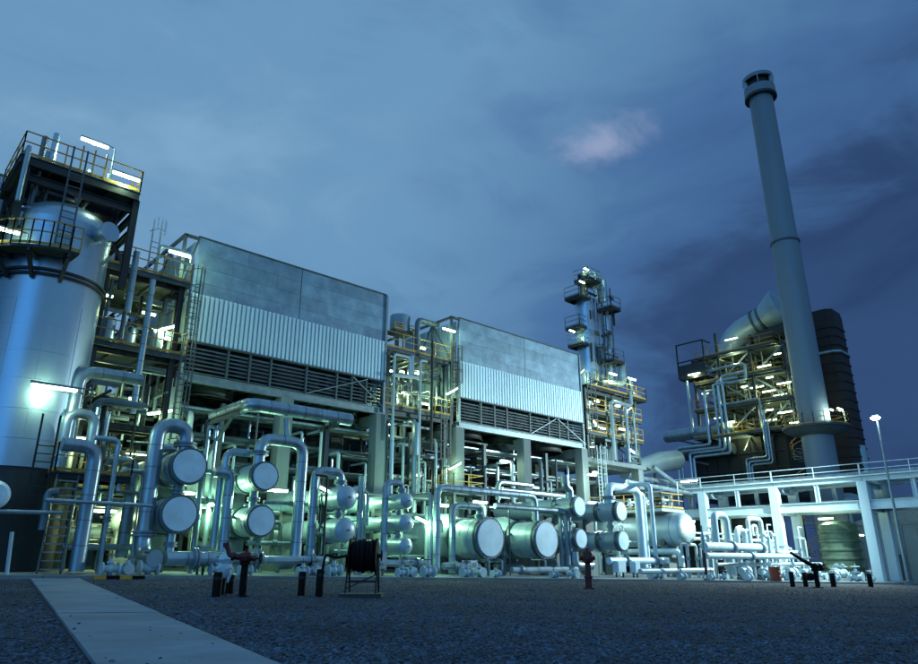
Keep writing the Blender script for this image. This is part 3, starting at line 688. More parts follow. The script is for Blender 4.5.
pipe('thin pale pipe crossing the hoop on the upper deck', [(10.6, 34.8, 16.1), (12.4, 34.8, 16.1)], 0.06, 'pale_steel')
pipe('tall bright downpipe in front of the upper deck, nearer the hall', RT((10.21, 33.6, 14.21), 'z', 7.44), 0.15, 'cladding', seam=True)
pipe('tall bright downpipe in front of the upper deck, nearer the column', RT((9.26, 33.6, 15.45), 'z', 12.25), 0.16, 'cladding', seam=True)
pipe('grey downpipe continuing below the bright one to the middle deck', RT((9.19, 33.7, 12.28), 'z', 10.9), 0.11, 'cladding_dark')
lamp('tube lamp under the roof corner of the near hall', (11.88, 35.2, 16.72), 'x', 420)
lamp('tilted tube lamp half way up the corner of the near hall', (11.5, 34.6, 12.22), 'x', 380, tilt=0.5)
lamp('tube lamp shining on the first concrete column of the near hall', (11.89, 34.9, 7.94), 'x', 420, tilt=0.3)
for i, (x, y, h, r) in enumerate(((8.9, 35.0, 1.3, 0.32), (9.9, 35.2, 1.1, 0.42), (11.2, 35.0, 1.2, 0.36))):
    t = thing('drum', '%s pale upright drum on the middle deck left of the near hall' % ('left', 'widest', 'right')[i], 'drum', (x, y, 10.85), 'drums on the middle deck')
    part('body', B().lathe([(r, 0.15), (r, h)]+[(a, h+q) for a, q in dome(r, 4, 0.4)], (x, y, 10.85), 'z', 18), 'cladding', t); part('foot', B().cyl((x, y, 10.85), (x, y, 11.0), r*0.7, 12), 'grey_steel', t)
for i, (x, h) in enumerate(((8.35, 1.6), (9.0, 0.9))):
    t = thing('drum', '%s drum on the upper deck beside the great column' % ('tall pale', 'low dark')[i], 'drum', (x, 35.0, 14.82))
    part('body', B().lathe([(0.33, 0.1), (0.33, h)]+[(a, h+q) for a, q in dome(0.33, 4, 0.4)], (x, 35.0, 14.82), 'z', 18), ('cladding', 'dark_steel')[i], t); part('foot', B().cyl((x, 35, 14.82), (x, 35, 14.95), 0.25, 12), 'grey_steel', t)
# pipework of the left bay
pipe('fat bright pipe rising beside the column and turning right under the middle deck', RT((7.17, 31.2, 5.54), 'z', 8.49, 'x', 9.65), 0.27, 'cladding', seam=True)
pipe('fat bent pipe from the landing down to the pad left of the first exchangers', RT((6.4, 28.6, 4.99), 'x', 7.6, 'z', 0.5), 0.26, 'cladding', seam=True)
pipe('pipe elbowing down to the pad just left of the first stacked pair', RT((8.88, 31.5, 4.92), 'x', 9.99, 'z', 1.0), 0.25, 'cladding', seam=True)
pipe('hooped pipe end over the landing by the great column', RT((7.0, 31.0, 4.4), 'z', 6.63, 'x', 7.99, 'z', 5.3), 0.22, 'cladding')
pipe('upright pipe with bend behind the landing, tallest of three', RT((8.18, 32, 5.33), 'z', 7.49, 'x', 10.2, 'z', 7.4), 0.17, 'cladding_dark')
pipe('slim upright pipe behind the landing, left of three', RT((8.15, 31.4, 5.68), 'z', 7.05), 0.11, 'cladding')
pipe('slim upright pipe behind the landing, right of three', RT((8.57, 31.4, 5.51), 'z', 6.95), 0.09, 'cladding')
pipe('dark rectangular-looking upright pipe in the left bay', RT((8.61, 32.4, 4.56), 'z', 7.81), 0.16, 'dark_steel')
pipe('grey upright pipe from pad to walkway in the left bay', RT((8.29, 31.8, 3.06), 'x', 8.72, 'z', 5.53), 0.14, 'cladding_dark')
pipe('thin level pipe running across the foot of the great column', [(3.96, 28.2, 2.45), (6.71, 28.2, 2.5)], 0.07, 'cladding')
pipe('thin level pipe running from the landing to the first exchanger riser', [(5.97, 27.6, 2.88), (9.6, 27.6, 2.86)], 0.07, 'cladding')
pipe('bent grey pipe beside the stair at the column foot', RT((6.31, 28.8, 1.92), 'z', 3.25, 'x', 6.61), 0.15, 'cladding_dark')
pipe('long dark pipe crossing low behind the left bay', [(6.5, 33.0, 3.3), (13.0, 33.0, 3.3)], 0.22, 'cladding_dark')
pipe('greenish pale level pipe near the pad in the left bay', [(7.8, 31.0, 1.4), (11.0, 31.0, 1.4)], 0.13, 'cladding')
st = thing('stair', 'steep grey steel stair at the foot of the great column', 'stair', (6.9, 28.9, PZ(6.9, 28.9)))
for s in (0, 0.75): part('stringer', B().bar((6.35+s, 28.6, PZ(6.5, 28.6)), (6.75+s, 30.0, 4.0), 0.06, 0.26), 'grey_steel', st)
for k in range(12):
    q = (k+0.7)/12.5; part('tread', B().box(6.38+0.4*q, 7.08+0.4*q, 28.6+1.4*q-0.12, 28.6+1.4*q+0.12, 0.35+3.65*q, 0.40+3.65*q), 'galvanised', st)
lamp('tube lamp low behind the pipes of the left bay', (9.7, 34.0, 3.0), 'x', 260, col=(0.85, 1.0, 0.4))
lamp('tube lamp beside the yellow walkway deep in the left bay', (11.4, 35.6, 5.9), 'x', 260, col=(0.85, 1.0, 0.4))
t = thing('horizontal_drum', 'small lying drum deep in the left bay behind the fat pipes', 'drum', (9.6, 36.0, 1.0))
part('shell', B().lathe([(0.05, -1.5), (0.4, -1.4), (0.55, -1.15), (0.55, 1.15), (0.4, 1.4), (0.05, 1.5)], (9.6, 36.0, 2.0), 'x', 24), 'cladding', t)
for s in (-0.8, 0.8): part('saddle', B().box(9.6+s-0.12, 9.6+s+0.12, 35.7, 36.3, 0.4, 1.55), 'concrete', t)
t = thing('instrument_cabinet', 'pale rounded tank end peeping in at the far left edge', 'cabinet', (4.78, 28.5, 2.97))
c0 = (4.59, 28.5, 3.02)
part('shell', B().lathe([(0.05, -0.3), (0.36, -0.25), (0.48, -0.1), (0.48, 1.6), (0.05, 1.7)], c0, 'y', 28), 'cover_white', t); part('stand', B().box(c0[0]-0.1, c0[0]+0.1, c0[1]+0.2, c0[1]+1.2, 0.3, c0[2]-0.5), 'grey_steel', t)
pipe('pale leaning standpipe on the pad at the far left edge', [(5.2, 27.2, 0.29), (5.1, 27.2, 1.78)], 0.06, 'pale_steel')

# dark rear blocks of the plant, closing the view between and behind the halls
def rear(label, x0, x1, y0, y1, h, mat='dark_steel', bays=6):
    zf = gz((x0+x1)/2, y0); t = thing('rear_building', label, 'industrial building', ((x0+x1)/2, (y0+y1)/2, zf))
    part('wall', B().box(x0, x1, y0, y1, zf-0.5, zf+h), mat, t); part('eaves', B().box(x0-0.15, x1+0.15, y0-0.15, y1+0.15, zf+h+0.003, zf+h+0.2), 'grey_steel', t)
    for i in range(bays+1): x = x0+(x1-x0)*i/bays; part('pilaster', B().box(x-0.12, x+0.12, y0-0.12, y0-0.003, zf-0.4, zf+h-0.05), 'dark_steel', t)
    part('door', B().box(x0+1.2, x0+2.6, y0-0.06, y0-0.004, zf, zf+2.4), 'grey_steel', t)
rear('dark low building behind the left bay', -2.0, 13.2, 49.5, 54, 8.6)
rear('dark tall building seen behind the gap between the halls', 25.5, 34.5, 49.5, 55, 12.6)
rear('long dark building behind the slim column and white rack', 49.0, 74.0, 48.5, 56, 9.4, bays=10)
rear('dark low house behind the white rack left of the chimney foot', 69.0, 73.6, 31.0, 46.5, 6.2, bays=3)

for i, (q, w_, s_) in enumerate((((8.9, 36.5, 13.9), 120, 0.7), ((11.3, 37.0, 13.6), 120, 0.7), ((9.2, 36.0, 9.6), 140, 0.7), ((10.6, 34.9, 8.4), 90, 0.5), ((8.2, 33.4, 6.0), 110, 0.6), ((10.9, 33.8, 2.2), 160, 0.7), ((11.9, 35.0, 11.8), 110, 0.5))):
    lamp('small lamp %s in the steelwork of the left bay' % ('under the upper deck by the column', 'under the upper deck by the hall', 'under the middle deck', 'low below the middle deck', 'beside the fat bright pipe', 'near the pad', 'beside the caged ladder')[i], q, 'x', w_*1.1, size=s_, col=(0.8, 1.0, 0.42))
# ---------------------------------------------------------------- heat exchangers along the front
EY = 28.5
exchanger('lower flat-ended heat exchanger of the leftmost stacked pair', 11.05, 2.66, EY, 0.71, 7.5, pier=0.3, base=0.3)
exchanger('upper flat-ended heat exchanger of the leftmost stacked pair', 11.22, 4.59, EY, 0.71, 7.5, rest=2.66+0.69)
exchanger('lower flat-ended heat exchanger of the second stacked pair from the left', 14.66, 2.52, EY, 0.64, 7.5, pier=0.25, base=0.25)
exchanger('upper flat-ended heat exchanger of the second stacked pair from the left', 14.66, 4.45, EY, 0.61, 7.5, rest=2.52+0.62)
exchanger('lower round-ended heat exchanger behind the hose reel', 19.18, 2.26, EY, 0.58, 7.5, head='dome', pier=0.2, base=0.2)
exchanger('upper round-ended heat exchanger of the pair behind the hose reel', 19.18, 3.8, EY, 0.57, 7.5, head='dome', rest=2.26+0.56)
TXc = 22.88
exchanger('bottom small round-ended exchanger of the stack of three', TXc, 1.56, EY, 0.40, 8, head='dome', pier=0.1, base=0.1)
exchanger('middle small round-ended exchanger of the stack of three', TXc, 2.71, EY, 0.43, 8, head='dome', rest=1.56+0.38)
exchanger('top small round-ended exchanger of the stack of three', TXc, 3.83, EY, 0.41, 8, head='dome', rest=2.71+0.41)
exchanger('big kettle exchanger with pale disc cover, left one of two at the middle', 28.87, 2.09, EY, 1.08, 9.0, pier=0.02, shell_r=1.35, chan=1.9, base=0.02)
exchanger('big kettle exchanger with pale disc cover, right one of two at the middle', 33.77, 2.1, EY, 1.08, 9.0, pier=-0.05, shell_r=1.35, chan=1.9, base=-0.05)
exchanger('lower white-ended exchanger of the slim pair right beside the kettles', 36.85, 2.19, EY-0.3, 0.60, 7.5, pier=-0.1, base=-0.1)
exchanger('upper white-ended exchanger of the slim pair right beside the kettles', 36.85, 4.2, EY-0.3, 0.60, 7.5, rest=2.19+0.58)
exchanger('lower white-ended exchanger of the rightmost stacked pair', 41.1, 2.14, EY-0.6, 0.64, 7.5, pier=-0.2, base=-0.2)
exchanger('upper white-ended exchanger of the rightmost stacked pair', 41.1, 4.08, EY-0.6, 0.64, 7.5, rest=2.14+0.62)

# pipes of the exchangers
X1 = 11.22
z1 = 6.3
xv = 10.01
pipe('fat pipe arching from the leftmost upper exchanger down to the pad', [(X1, 29.3, 4.59+0.6), (X1, 29.3, z1), (xv, 29.3, z1), (xv, 29.3, 0.95), (xv, 27.7, 0.95)], 0.31, seam=True, flange=(((X1, 29.3, z1-0.75), 'z'), ((xv, 29.3, 1.9), 'z')))
pipe('fat level pipe lying low under the leftmost pair', [(xv+0.45, 27.9, 0.95), (xv+4.5, 27.9, 0.95)], 0.27, seam=True, flange=(((xv+1.6, 27.9, 0.95), 'x'), ((xv+4.2, 27.9, 0.95), 'x')))
pipe('pipe loop behind the top of the leftmost riser', RT((10.53, 30.6, 3.31), 'z', 5.55, 'x', 11.51, 'z', 4.99), 0.2, seam=True)
pipe('slim grey riser close behind the leftmost pair on its right', RT((13.07, 29.6, 1.39), 'z', 4.68), 0.16)
pipe('short drop pipe under the leftmost lower exchanger', [(X1-0.1, 29.3, 1.0), (X1-0.1, 29.3, 2.66-0.65)], 0.18, flange=(((X1-0.1, 29.3, 1.5), 'z'),))
z2 = 6.25; xr = 16.89
pipe('tall pipe hoop from the second upper exchanger down to the pad', [(14.66, 29.3, 4.45+0.5), (14.66, 29.3, z2), (xr, 29.3, z2), (xr, 29.3, 0.75), (xr-0.9, 29.3, 0.75)], 0.27, seam=True, flange=(((14.66, 29.3, z2-0.7), 'z'),))
pipe('short stub rising from the tall hoop to the insulated header', [(xr-0.9, 29.3, z2+0.2), (xr-0.9, 29.5, 7.33)], 0.13)
pipe('slim pipe elbow beside the second upper exchanger', RT((13.3, 29.8, 4.6), 'z', 5.57, 'x', 14.5), 0.18)
pipe('fat riser left of the second pair, elbowed at its top', RT((12.57, 29.2, 4.52), 'x', 13.32, 'z', 0.7), 0.22, seam=True)
zh = 7.81
pipe('fat insulated header pipe above the second pair, turning back at its left end', [(14.22-0.1, 33.5, zh), (14.22-0.1, 29.6, zh), (19.7, 29.6, zh)], 0.33, seam=True, bend=0.5)
t = thing('pipe_trestle', 'grey steel trestle carrying the insulated header pipe', 'pipe support', (13.6, 32.0, PZ(13.6, 32)))
for (x, y) in ((13.5, 32.6), (18.7, 30.2)): part('post', B().ibeam((x, y, PZ(x, y)), (x, y, zh-0.4), 0.22, 0.22), 'grey_steel', t)
part('crosshead', B().ibeam((13.5, 32.6, zh-0.5), (13.5, 29.3, zh-0.5), 0.18, 0.24).bar((13.5, 32.5, zh-2.2), (13.5, 30.0, zh-0.6), 0.12), 'grey_steel', t); part('crosshead', B().ibeam((18.7, 30.9, zh-0.47), (18.7, 29.1, zh-0.47), 0.18, 0.24), 'grey_steel', t)
for i, (px0, dx) in enumerate(((209, 0.0), (217, 0.0))):
    x0 = (13.08, 13.47)[i]
    pipe('%s of two slim bright pipes with hooked tops between the first two pairs' % ('left', 'right')[i], RT((x0, 31.5, 1.0), 'z', (6.91, 6.96)[i], 'x', x0+0.3, 'z', (6.72, 6.63)[i]-0.4), 0.085)
z3 = 5.06; xa = 17.7
pipe('pipe hoop on the left of the round-ended pair', [(19.18, 29.4, 3.8+0.5), (19.18, 29.4, z3), (xa, 29.4, z3), (xa, 29.4, 0.6)], 0.21, seam=True, flange=(((19.18, 29.4, z3-0.5), 'z'),))
pipe('lower parallel hoop pipe behind the round-ended pair', [(19.9, 30.2, 3.2), (19.9, 30.2, z3-0.1), (xa+0.4, 30.2, z3-0.1)], 0.17)
pipe('upright pipe right of the round-ended pair', RT((20.56, 29.6, 0.2), 'z', 4.99), 0.15)
pipe('thin black hose pipe hooked over beside the round-ended pair', RT((17.91, 28.6, 0.47), 'z', 4.71, 'x', 17.27), 0.055, 'black_steel')
z4 = 4.79; xb = 21.83
pipe('pipe hoop serving the stack of three small exchangers', [(TXc, 29.2, 3.83+0.3), (TXc, 29.2, z4), (xb, 29.2, z4), (xb, 29.2, 0.4)], 0.17, seam=True, flange=(((TXc, 29.2, z4-0.4), 'z'),))
pipe('slim level pipe left of the stack of three', [(xb-2.8, 30.5, z4-0.45), (xb-0.2, 30.5, z4-0.45), (xb-0.2, 30.5, 2.6)], 0.1)
XK = 28.87; XK2 = 33.77
z5 = 4.71
pipe('long bright pipe from a riser across the tops of both kettles', [(25.21, 29.0, 0.3), (25.21, 29.0, z5), (33.35, 29.0, z5), (33.35, 29.0, 3.2)], 0.2, seam=True)
pipe('riser standing close beside the long bright pipe', RT((25.03, 29.3, 0.3), 'z', z5-0.35, 'y', 32.0), 0.13)
z6 = 3.86
pipe('pipe hoop over the left kettle exchanger', [(XK, 29.4, 2.09+1.0), (XK, 29.4, z6), (26.71, 29.4, z6), (26.71, 29.4, 0.2)], 0.2, seam=True, flange=(((XK, 29.4, z6-0.55), 'z'),))
pipe('small pipe hoop over the right kettle exchanger', [(XK2, 29.4, 2.1+1.0), (XK2, 29.4, 3.85), (36.26, 29.4, 3.85), (36.26, 29.4, 0.3)], 0.16, flange=(((XK2, 29.4, 3.85-0.45), 'z'),))
pipe('level pipe elbowing down between right kettle and slim pair', RT((29.65, 28.9, 3.92), 'x', 36.23, 'z', 0.3), 0.17, seam=True)
pipe('pipe bend standing behind the two kettles', RT((34.16, 33, 4.76), 'z', 5.96, 'x', 37.68), 0.18)
pipe('green-lit level pipe behind the right kettle', [(35, 33.6, 5.52), (42.98, 33.6, 5.51)], 0.2)
for i, xx in enumerate((XK-0.5, XK+0.55, XK2-0.6, XK2+0.5)):
    pipe('%s kettle cover, %s thin drain pipe reaching the pad' % (('left', 'left', 'right', 'right')[i], ('left', 'right')[i % 2]), RT((xx, 28.2, 0.0), 'z', 0.9, 'y', 29.3, 'z', 1.3), 0.06, 'galvanised', group='drain pipes of the kettles')
pipe('knobbly stacked elbow rising from the slim pair', [(36.85, 29.0, 4.2+0.5), (36.85, 29.0, 5.35), (36.4, 29.0, 5.48), (36.4, 29.0, 6.26)], 0.27)
pipe('elbow sweeping from the slim pair down to the pad', [(36.85, 28.9, 1.4), (36.85, 28.9, 0.55), (38.6, 28.9, 0.55)], 0.3, seam=True)
z8 = 5.85
pipe('bold white pipe hoop from the rightmost upper exchanger to the pad', [(41.1, 28.9, 4.08+0.5), (41.1, 28.9, z8), (44.8, 28.9, z8), (44.8, 28.9, 0.3)], 0.30, 'cover_white', flange=(((41.1, 28.9, z8-0.8), 'z'),))
pipe('second white riser hugging the bold white hoop', RT((45.41, 28.9, 0.2), 'z', z8-0.3, 'x', 45.41-0.6), 0.17, 'cover_white')
pipe('slim white pipe standing alone left of the lying drum', [(42.96, 27.4, 0.15), (44.08, 27.4, 0.15), (44.08, 27.4, 6.11), (44.08, 29.2, 6.11)], 0.15, 'cover_white')
pipe('white level pipe low in front of the rightmost pair', RT((38.2, 27.2, 0.85), 'x', 45.2), 0.22, 'cover_white', flange=(((40.2, 27.2, 0.85), 'x'), ((43.6, 27.2, 0.85), 'x')))
for i, (x0, x1, z, y) in enumerate(((12.8, 18.0, 0.9, 28.2), (20.2, 24.3, 0.75, 28.4), (24.8, 27.4, 0.6, 28.0), (29.9, 36.0, 0.35, 27.9))):
    pipe('low level pipe near the pad %s' % ('under the second pair', 'right of the round-ended pair', 'left of the kettles', 'in front of the kettles')[i], RT((x0, y, z), 'x', x1, 'y', y+2.5), 0.17, flange=(((x0+0.8, y, z), 'x'), ((x1-0.9, y, z), 'x')))
# equipment boxes and valves at the feet of the exchangers
for i, (x, y, w, h, m) in enumerate(((12.1, 28.4, 0.4, 0.8, 'galvanised'), (17.3, 28.2, 0.6, 0.4, 'galvanised'), (21.0, 28.4, 0.6, 0.8, 'galvanised'), (23.0, 28.6, 0.6, 0.6, 'galvanised'), (26.9, 28.2, 0.8, 0.5, 'white_plastic'), (38.9, 26.9, 0.9, 0.7, 'white_plastic'), (40.2, 26.6, 0.6, 0.7, 'white_plastic'))):
    z = PZ(x, y); t = thing('junction_box', '%s cabinet on the pad %s' % ('grey' if m[0] == 'g' else 'white', ('left of the second pair', 'right of the second pair', 'right of the round-ended pair', 'below the stack of three', 'left of the kettles', 'right behind the red hydrant', 'below the rightmost pair')[i]), 'cabinet', (x, y, z))
    part('case', B().box(x-w/2, x+w/2, y-0.2, y+0.2, z+0.3, z+0.3+h), m, t); part('door', B().box(x-w/2+0.05, x+w/2-0.05, y-0.225, y-0.203, z+0.35, z+0.25+h), m, t)
    part('stand', B().box(x-w/2+0.05, x-w/2+0.12, y-0.05, y+0.05, z, z+0.3).box(x+w/2-0.12, x+w/2-0.05, y-0.05, y+0.05, z, z+0.3), 'grey_steel', t)
ORD = ('first', 'second', 'third', 'fourth', 'fifth', 'sixth', 'seventh', 'eighth')
ZONES = [('left of the first stacked pair', 7.9, 10.3), ('between the first two stacked pairs', 12.3, 13.7), ('between the second pair and the round-ended pair', 15.8, 18.1), ('between the round-ended pair and the stack of three', 20.3, 22.9), ('between the stack of three and the left kettle', 24.3, 27.2), ('between the two kettles', 30.5, 32.1), ('between the slim pair and the rightmost pair', 37.8, 40.1), ('between the rightmost pair and the lying drum', 42.2, 46.4)]
zr = random.Random(21)
for zi, (zn, xa_, xc_) in enumerate(ZONES):
    white = zi >= 6; m1 = 'cover_white' if white else 'cladding'
    for k in range(5):                      # small-bore risers
        x = xa_+(xc_-xa_)*(k+0.2+0.5*zr.random())/5; y = zr.uniform(29.6, 33.6); h = zr.uniform(1.6, 5.8); rr = zr.choice((0.045, 0.06, 0.075, 0.1, 0.12))
        kind = zr.randrange(4); g = PZ(x, y)-0.02; e = x+zr.choice((-1, 1))*zr.uniform(0.35, 1.1)
        pts = [(x, y, g), (x, y, h)]
        if kind == 0: pts += [(e, y, h)]
        elif kind == 1: pts += [(e, y, h), (e, y, h-zr.uniform(0.6, 1.6))]
        elif kind == 2: pts += [(x, y+zr.uniform(0.8, 2.0), h)]
        fl = (((x, y, g+(h-g)*zr.uniform(0.3, 0.7)), 'z'),) if rr > 0.07 else ()
        pipe('%s small riser from the left %s' % (ORD[k], zn), pts, rr, zr.choice((m1, m1, 'galvanised', 'cladding_dark')), flange=fl, group='small risers among the exchangers')
    for k in range(3):
        x = xa_+(xc_-xa_)*(k+0.5)/3; y = KY(x)+zr.uniform(0.9, 1.9)
        valve('gate_valve', '%s small gate valve from the left %s' % (ORD[k], zn), (x, y, PZ(x, y)), zr.uniform(0.11, 0.17), 'xy'[k % 2], 'small valves behind the kerb', wheel='red_paint' if (zi, k) in ((4, 1), (6, 2)) else 'grey_steel', mat='pale_steel')
    for k in range(2):                      # low cross-overs with valves
        y = zr.uniform(30.0, 32.5); z = zr.uniform(0.7, 2.6)
        pipe('%s short cross-over pipe %s' % (('lower', 'upper')[k], zn), [(xa_-0.3, y, z+k), (xc_+0.3, y, z+k), (xc_+0.3, y+1.5, z+k)], zr.uniform(0.06, 0.13), m1, flange=((((xa_+xc_)/2, y, z+k), 'x'),), group='cross-over pipes among the exchangers')
for hn, xs_ in (('near', (13.9, 15.4, 16.6, 17.8, 20.6, 21.8, 23.3, 24.8)), ('farther', (34.6, 35.9, 37.4, 38.9, 41.7, 43.2, 44.6, 46.2))):
    for k, x in enumerate(xs_):
        y = zr.uniform(35.0, 36.6); zt = zr.uniform(6.2, 9.2)
        pipe('%s drop pipe from the left under the %s hall' % (ORD[k], hn), [(x, y, 2.2), (x, y, zt), (x, y+1.6, zt)], zr.choice((0.06, 0.08, 0.11, 0.16)), zr.choice(('pale_steel', 'cladding', 'grey_steel')), group='drop pipes under the halls')
for i, (x0, x1, y, z, r) in enumerate(((12.5, 22.5, 33.8, 3.5, 0.16), (12.2, 27.0, 34.4, 2.6, 0.2), (21, 33, 33.2, 3.1, 0.15), (20.5, 30, 34.2, 4.6, 0.14), (28, 44, 34.4, 3.4, 0.2), (36, 50, 33.8, 4.6, 0.16), (25.5, 34, 33.6, 2.2, 0.17), (34, 46, 33.2, 2.4, 0.2))):
    pipe('level pipe crossing behind the exchangers, %s' % ('above the first two pairs', 'low behind the first three pairs', 'left of the kettles', 'above the stack of three', 'across both kettles', 'above the rightmost pair', 'low behind the stack of three', 'low behind the slim pair')[i], RT((x0, y, z), 'x', x1), r, ('cladding', 'cladding_dark')[i % 2], seam=True)
# lamps among the exchangers
GR = (0.54, 1.0, 0.52)
lamp('slanting tube lamp between the second pair and the round-ended pair', (18.86, 29.8, 4.11), 'x', 768, tilt=-0.35, col=GR)
lamp('slanting tube lamp between the stack of three and the kettles', (24.64, 29.4, 2.91), 'x', 768, tilt=-0.3, col=GR)
lamp('tube lamp seen small between the first two pairs', (13.51, 31, 3.32), 'x', 720, col=GR)
lamp('tube lamp behind the shell of the leftmost pair', (12.7, 32.8, 3.9), 'x', 672, col=GR)
lamp('tube lamp hung behind the second pair', (16.9, 31.6, 4.2), 'x', 672, col=GR)
lamp('tube lamp behind the round-ended pair', (21.6, 32.0, 4.3), 'x', 672, col=GR)
lamp('tube lamp behind the left kettle', (27.6, 31.4, 4.0), 'x', 672, col=GR)
lamp('tube lamp behind the right kettle', (31.3, 31.8, 4.4), 'x', 672, col=GR)
lamp('tube lamp on the column foot beside the farther hall', (46.93, 34.5, 7.57), 'x', 380, col=(0.8, 1, 0.7))
lamp('tube lamp behind the rightmost stacked pair', (43.2, 32.0, 4.6), 'x', 420, col=(0.75, 1, 0.66))
lamp('tube lamp under the near hall beside its middle column', (17.8, 37.0, 3.2), 'x', 192, col=GR)
lamp('tube lamp under the farther hall beside its middle column', (38.6, 36.4, 8.1), 'x', 260, col=(0.75, 1, 0.66))

# ---------------------------------------------------------------- structure between the two halls
t = thing('steel_tower', 'steel access structure filling the gap between the two halls', 'steel structure', (29.8, 37.5, PZ(29.8, 37.5)))
for x in (26.95, 32.2):
    for y in (36.3, 41.5): part('column', B().ibeam((x, y, PZ(x, y)-0.03), (x, y, 14.6), 0.26, 0.26), 'grey_steel', t)
for z in (10.35, 14.4):
    for y in (36.3, 41.5): part('beam', B().ibeam((26.7, y, z), (32.5, y, z), 0.2, 0.34), 'grey_steel', t)
for z in (12.4,): part('beam', B().ibeam((26.7, 41.5, z), (32.5, 41.5, z), 0.2, 0.3), 'grey_steel', t)
for i in range(7): x = 27.3+i*0.8; part('joist', B().ibeam((x, 36.4, 14.4), (x, 41.4, 14.4), 0.12, 0.24), 'grey_steel', t)
clutter(t, 26.8, 32.3, 36.4, 41.2, 11.0, 14.2, 80, 13, lmax=2.5); clutter(t, 26.8, 32.3, 35.6, 41.2, 1.5, 10.0, 110, 14)
platform('upper deck with yellow rails between the two halls', 26.6, 32.5, 36.0, 41.8, 14.82, 'fb', joists=False)
platform('lower deck with yellow rails between the two halls', 26.6, 32.5, 36.0, 41.8, 10.75, 'fb')
c0 = (28.77, 37.4, 17.15)
t = thing('drum', 'grey upright drum raised on a frame above the upper deck between halls', 'drum', (c0[0], 37.4, 14.82))
part('body', B().lathe([(0.72, -0.62), (0.74, -0.6), (0.74, 0.62), (0.72, 0.66), (0.0, 0.72)], (c0[0], 37.4, c0[2]), 'z', 28), 'duct_skin', t)
f = B()
for sx in (-0.8, 0.8):
    for sy in (-0.6, 0.6): f.bar((c0[0]+sx, 37.4+sy, 14.82), (c0[0]+sx, 37.4+sy, c0[2]-0.62), 0.1)
f.box(c0[0]-1.0, c0[0]+1.0, 36.7, 38.1, c0[2]-0.72, c0[2]-0.625); part('frame', f, 'grey_steel', t)
g = B(); rail(g, [(c0[0]-1.0, 36.7, c0[2]-0.62), (c0[0]+1.0, 36.7, c0[2]-0.62)], h=0.5, step=0.7); part('guard_rail', g, 'yellow_paint', t)
pipe('fat grey pipe hooping from the upper deck to the roof edge of the farther hall', RT((29.6, 36.4, 15.19), 'z', 17.51, 'p', (32.4, 37.4, 18.0)), 0.2, 'cladding_dark')
pipe('tall thin pipe loop hanging before the gap between the halls, left leg', RT((26.85, 35.4, 8.29), 'z', 14.12, 'x', 28.18, 'z', 12.9), 0.09, 'pale_steel')
pipe('thick short drop pipe inside the thin loop', RT((28.46, 35.6, 12.98), 'z', 14.34), 0.2, 'cladding')
pipe('short level pipe crossing the thin loop', [(26.69, 35.3, 12.6), (28.84, 35.3, 12.78)], 0.12, 'pale_steel')
pipe('tall pale pipe in the gap with a swollen sleeve lower down', RT((29.05, 35.3, 4.61), 'z', 14.1, 'x', 29.63), 0.085, 'pale_steel')
pipe('swollen pale sleeve pipe hooked beside the tall pipe in the gap', RT((28.64, 35.1, 7.47), 'z', 9.6), 0.19, 'cladding')
pipe('dark tall upright pipe right of the thin loop in the gap', RT((30.19, 35.4, 7.99), 'z', 15.83), 0.1, 'dark_steel')
for i, (px, a, c) in enumerate(((0, 0, 0),)*6):
    x = 27.0+i*0.95; h0 = (9.6, 8.2, 9.9, 7.2, 8.8, 7.6)[i]
    pipe('%s slim upright pipe from the left under the gap between halls' % ('first', 'second', 'third', 'fourth', 'fifth', 'sixth')[i], RT((x, 35.6, 2.5), 'z', h0, 'y', 36.6), (0.15, 0.09, 0.17, 0.07, 0.10, 0.08)[i], ('cladding', 'pale_steel')[i % 2])
ladder('caged ladder dropping from the lower deck beside the farther hall', (31.6, 35.7, 4.6), 10.8, 'y', 'grey_steel')
ladder('ladder between the decks at the left corner of the farther hall', (32.6, 35.6, 10.8), 14.9, 'y', 'dark_steel')
platform('small yellow-railed landing at the foot of the farther hall corner column', 31.0, 33.8, 34.0, 35.5, 5.3, 'flr', legs=0.1)
lamp('tube lamp under the roof corner of the farther hall', (31.96, 35.6, 17.05), 'x', 420)
lamp('tilted tube lamp half way up the corner of the farther hall', (32.01, 35.3, 12.38), 'x', 400, tilt=0.6)
lamp('tube lamp shining on the first column of the farther hall', (32.22, 35.2, 7.08), 'x', 420, tilt=0.5)
lamp('small lamp deep on the lower deck between the halls', (31.62, 37.6, 11.75), 'x', 300)
lamp('small lamp under the upper deck between the halls', (30.51, 39, 14.24), 'x', 300)
lamp('lamp standing at the rail of the upper deck between the halls', (30.56, 37, 15.68), 'x', 220, size=0.6)
for i, (x, y, h, r) in enumerate(((27.8, 38.0, 1.7, 0.4), (29.4, 38.4, 1.4, 0.5), (31.0, 38.2, 1.8, 0.35))):
    t = thing('drum', '%s upright drum on the lower deck between the halls' % ('left', 'middle', 'right')[i], 'drum', (x, y, 10.75), 'drums on the lower deck')
    part('body', B().lathe([(r, 0.12), (r, h)]+[(a, h+q) for a, q in dome(r, 4, 0.4)], (x, y, 10.75), 'z', 18), 'cladding', t); part('foot', B().cyl((x, y, 10.75), (x, y, 10.9), r*0.7, 12), 'grey_steel', t)
for i in range(5):
    x = 27.4+i*1.05; pipe('%s bent pipe from the left on the lower deck between halls' % ('first', 'second', 'third', 'fourth', 'fifth')[i], RT((x, 37.2, 10.8), 'z', 12.2+0.4*(i % 3), 'y', 40.5), 0.1+0.03*(i % 2), 'cladding')

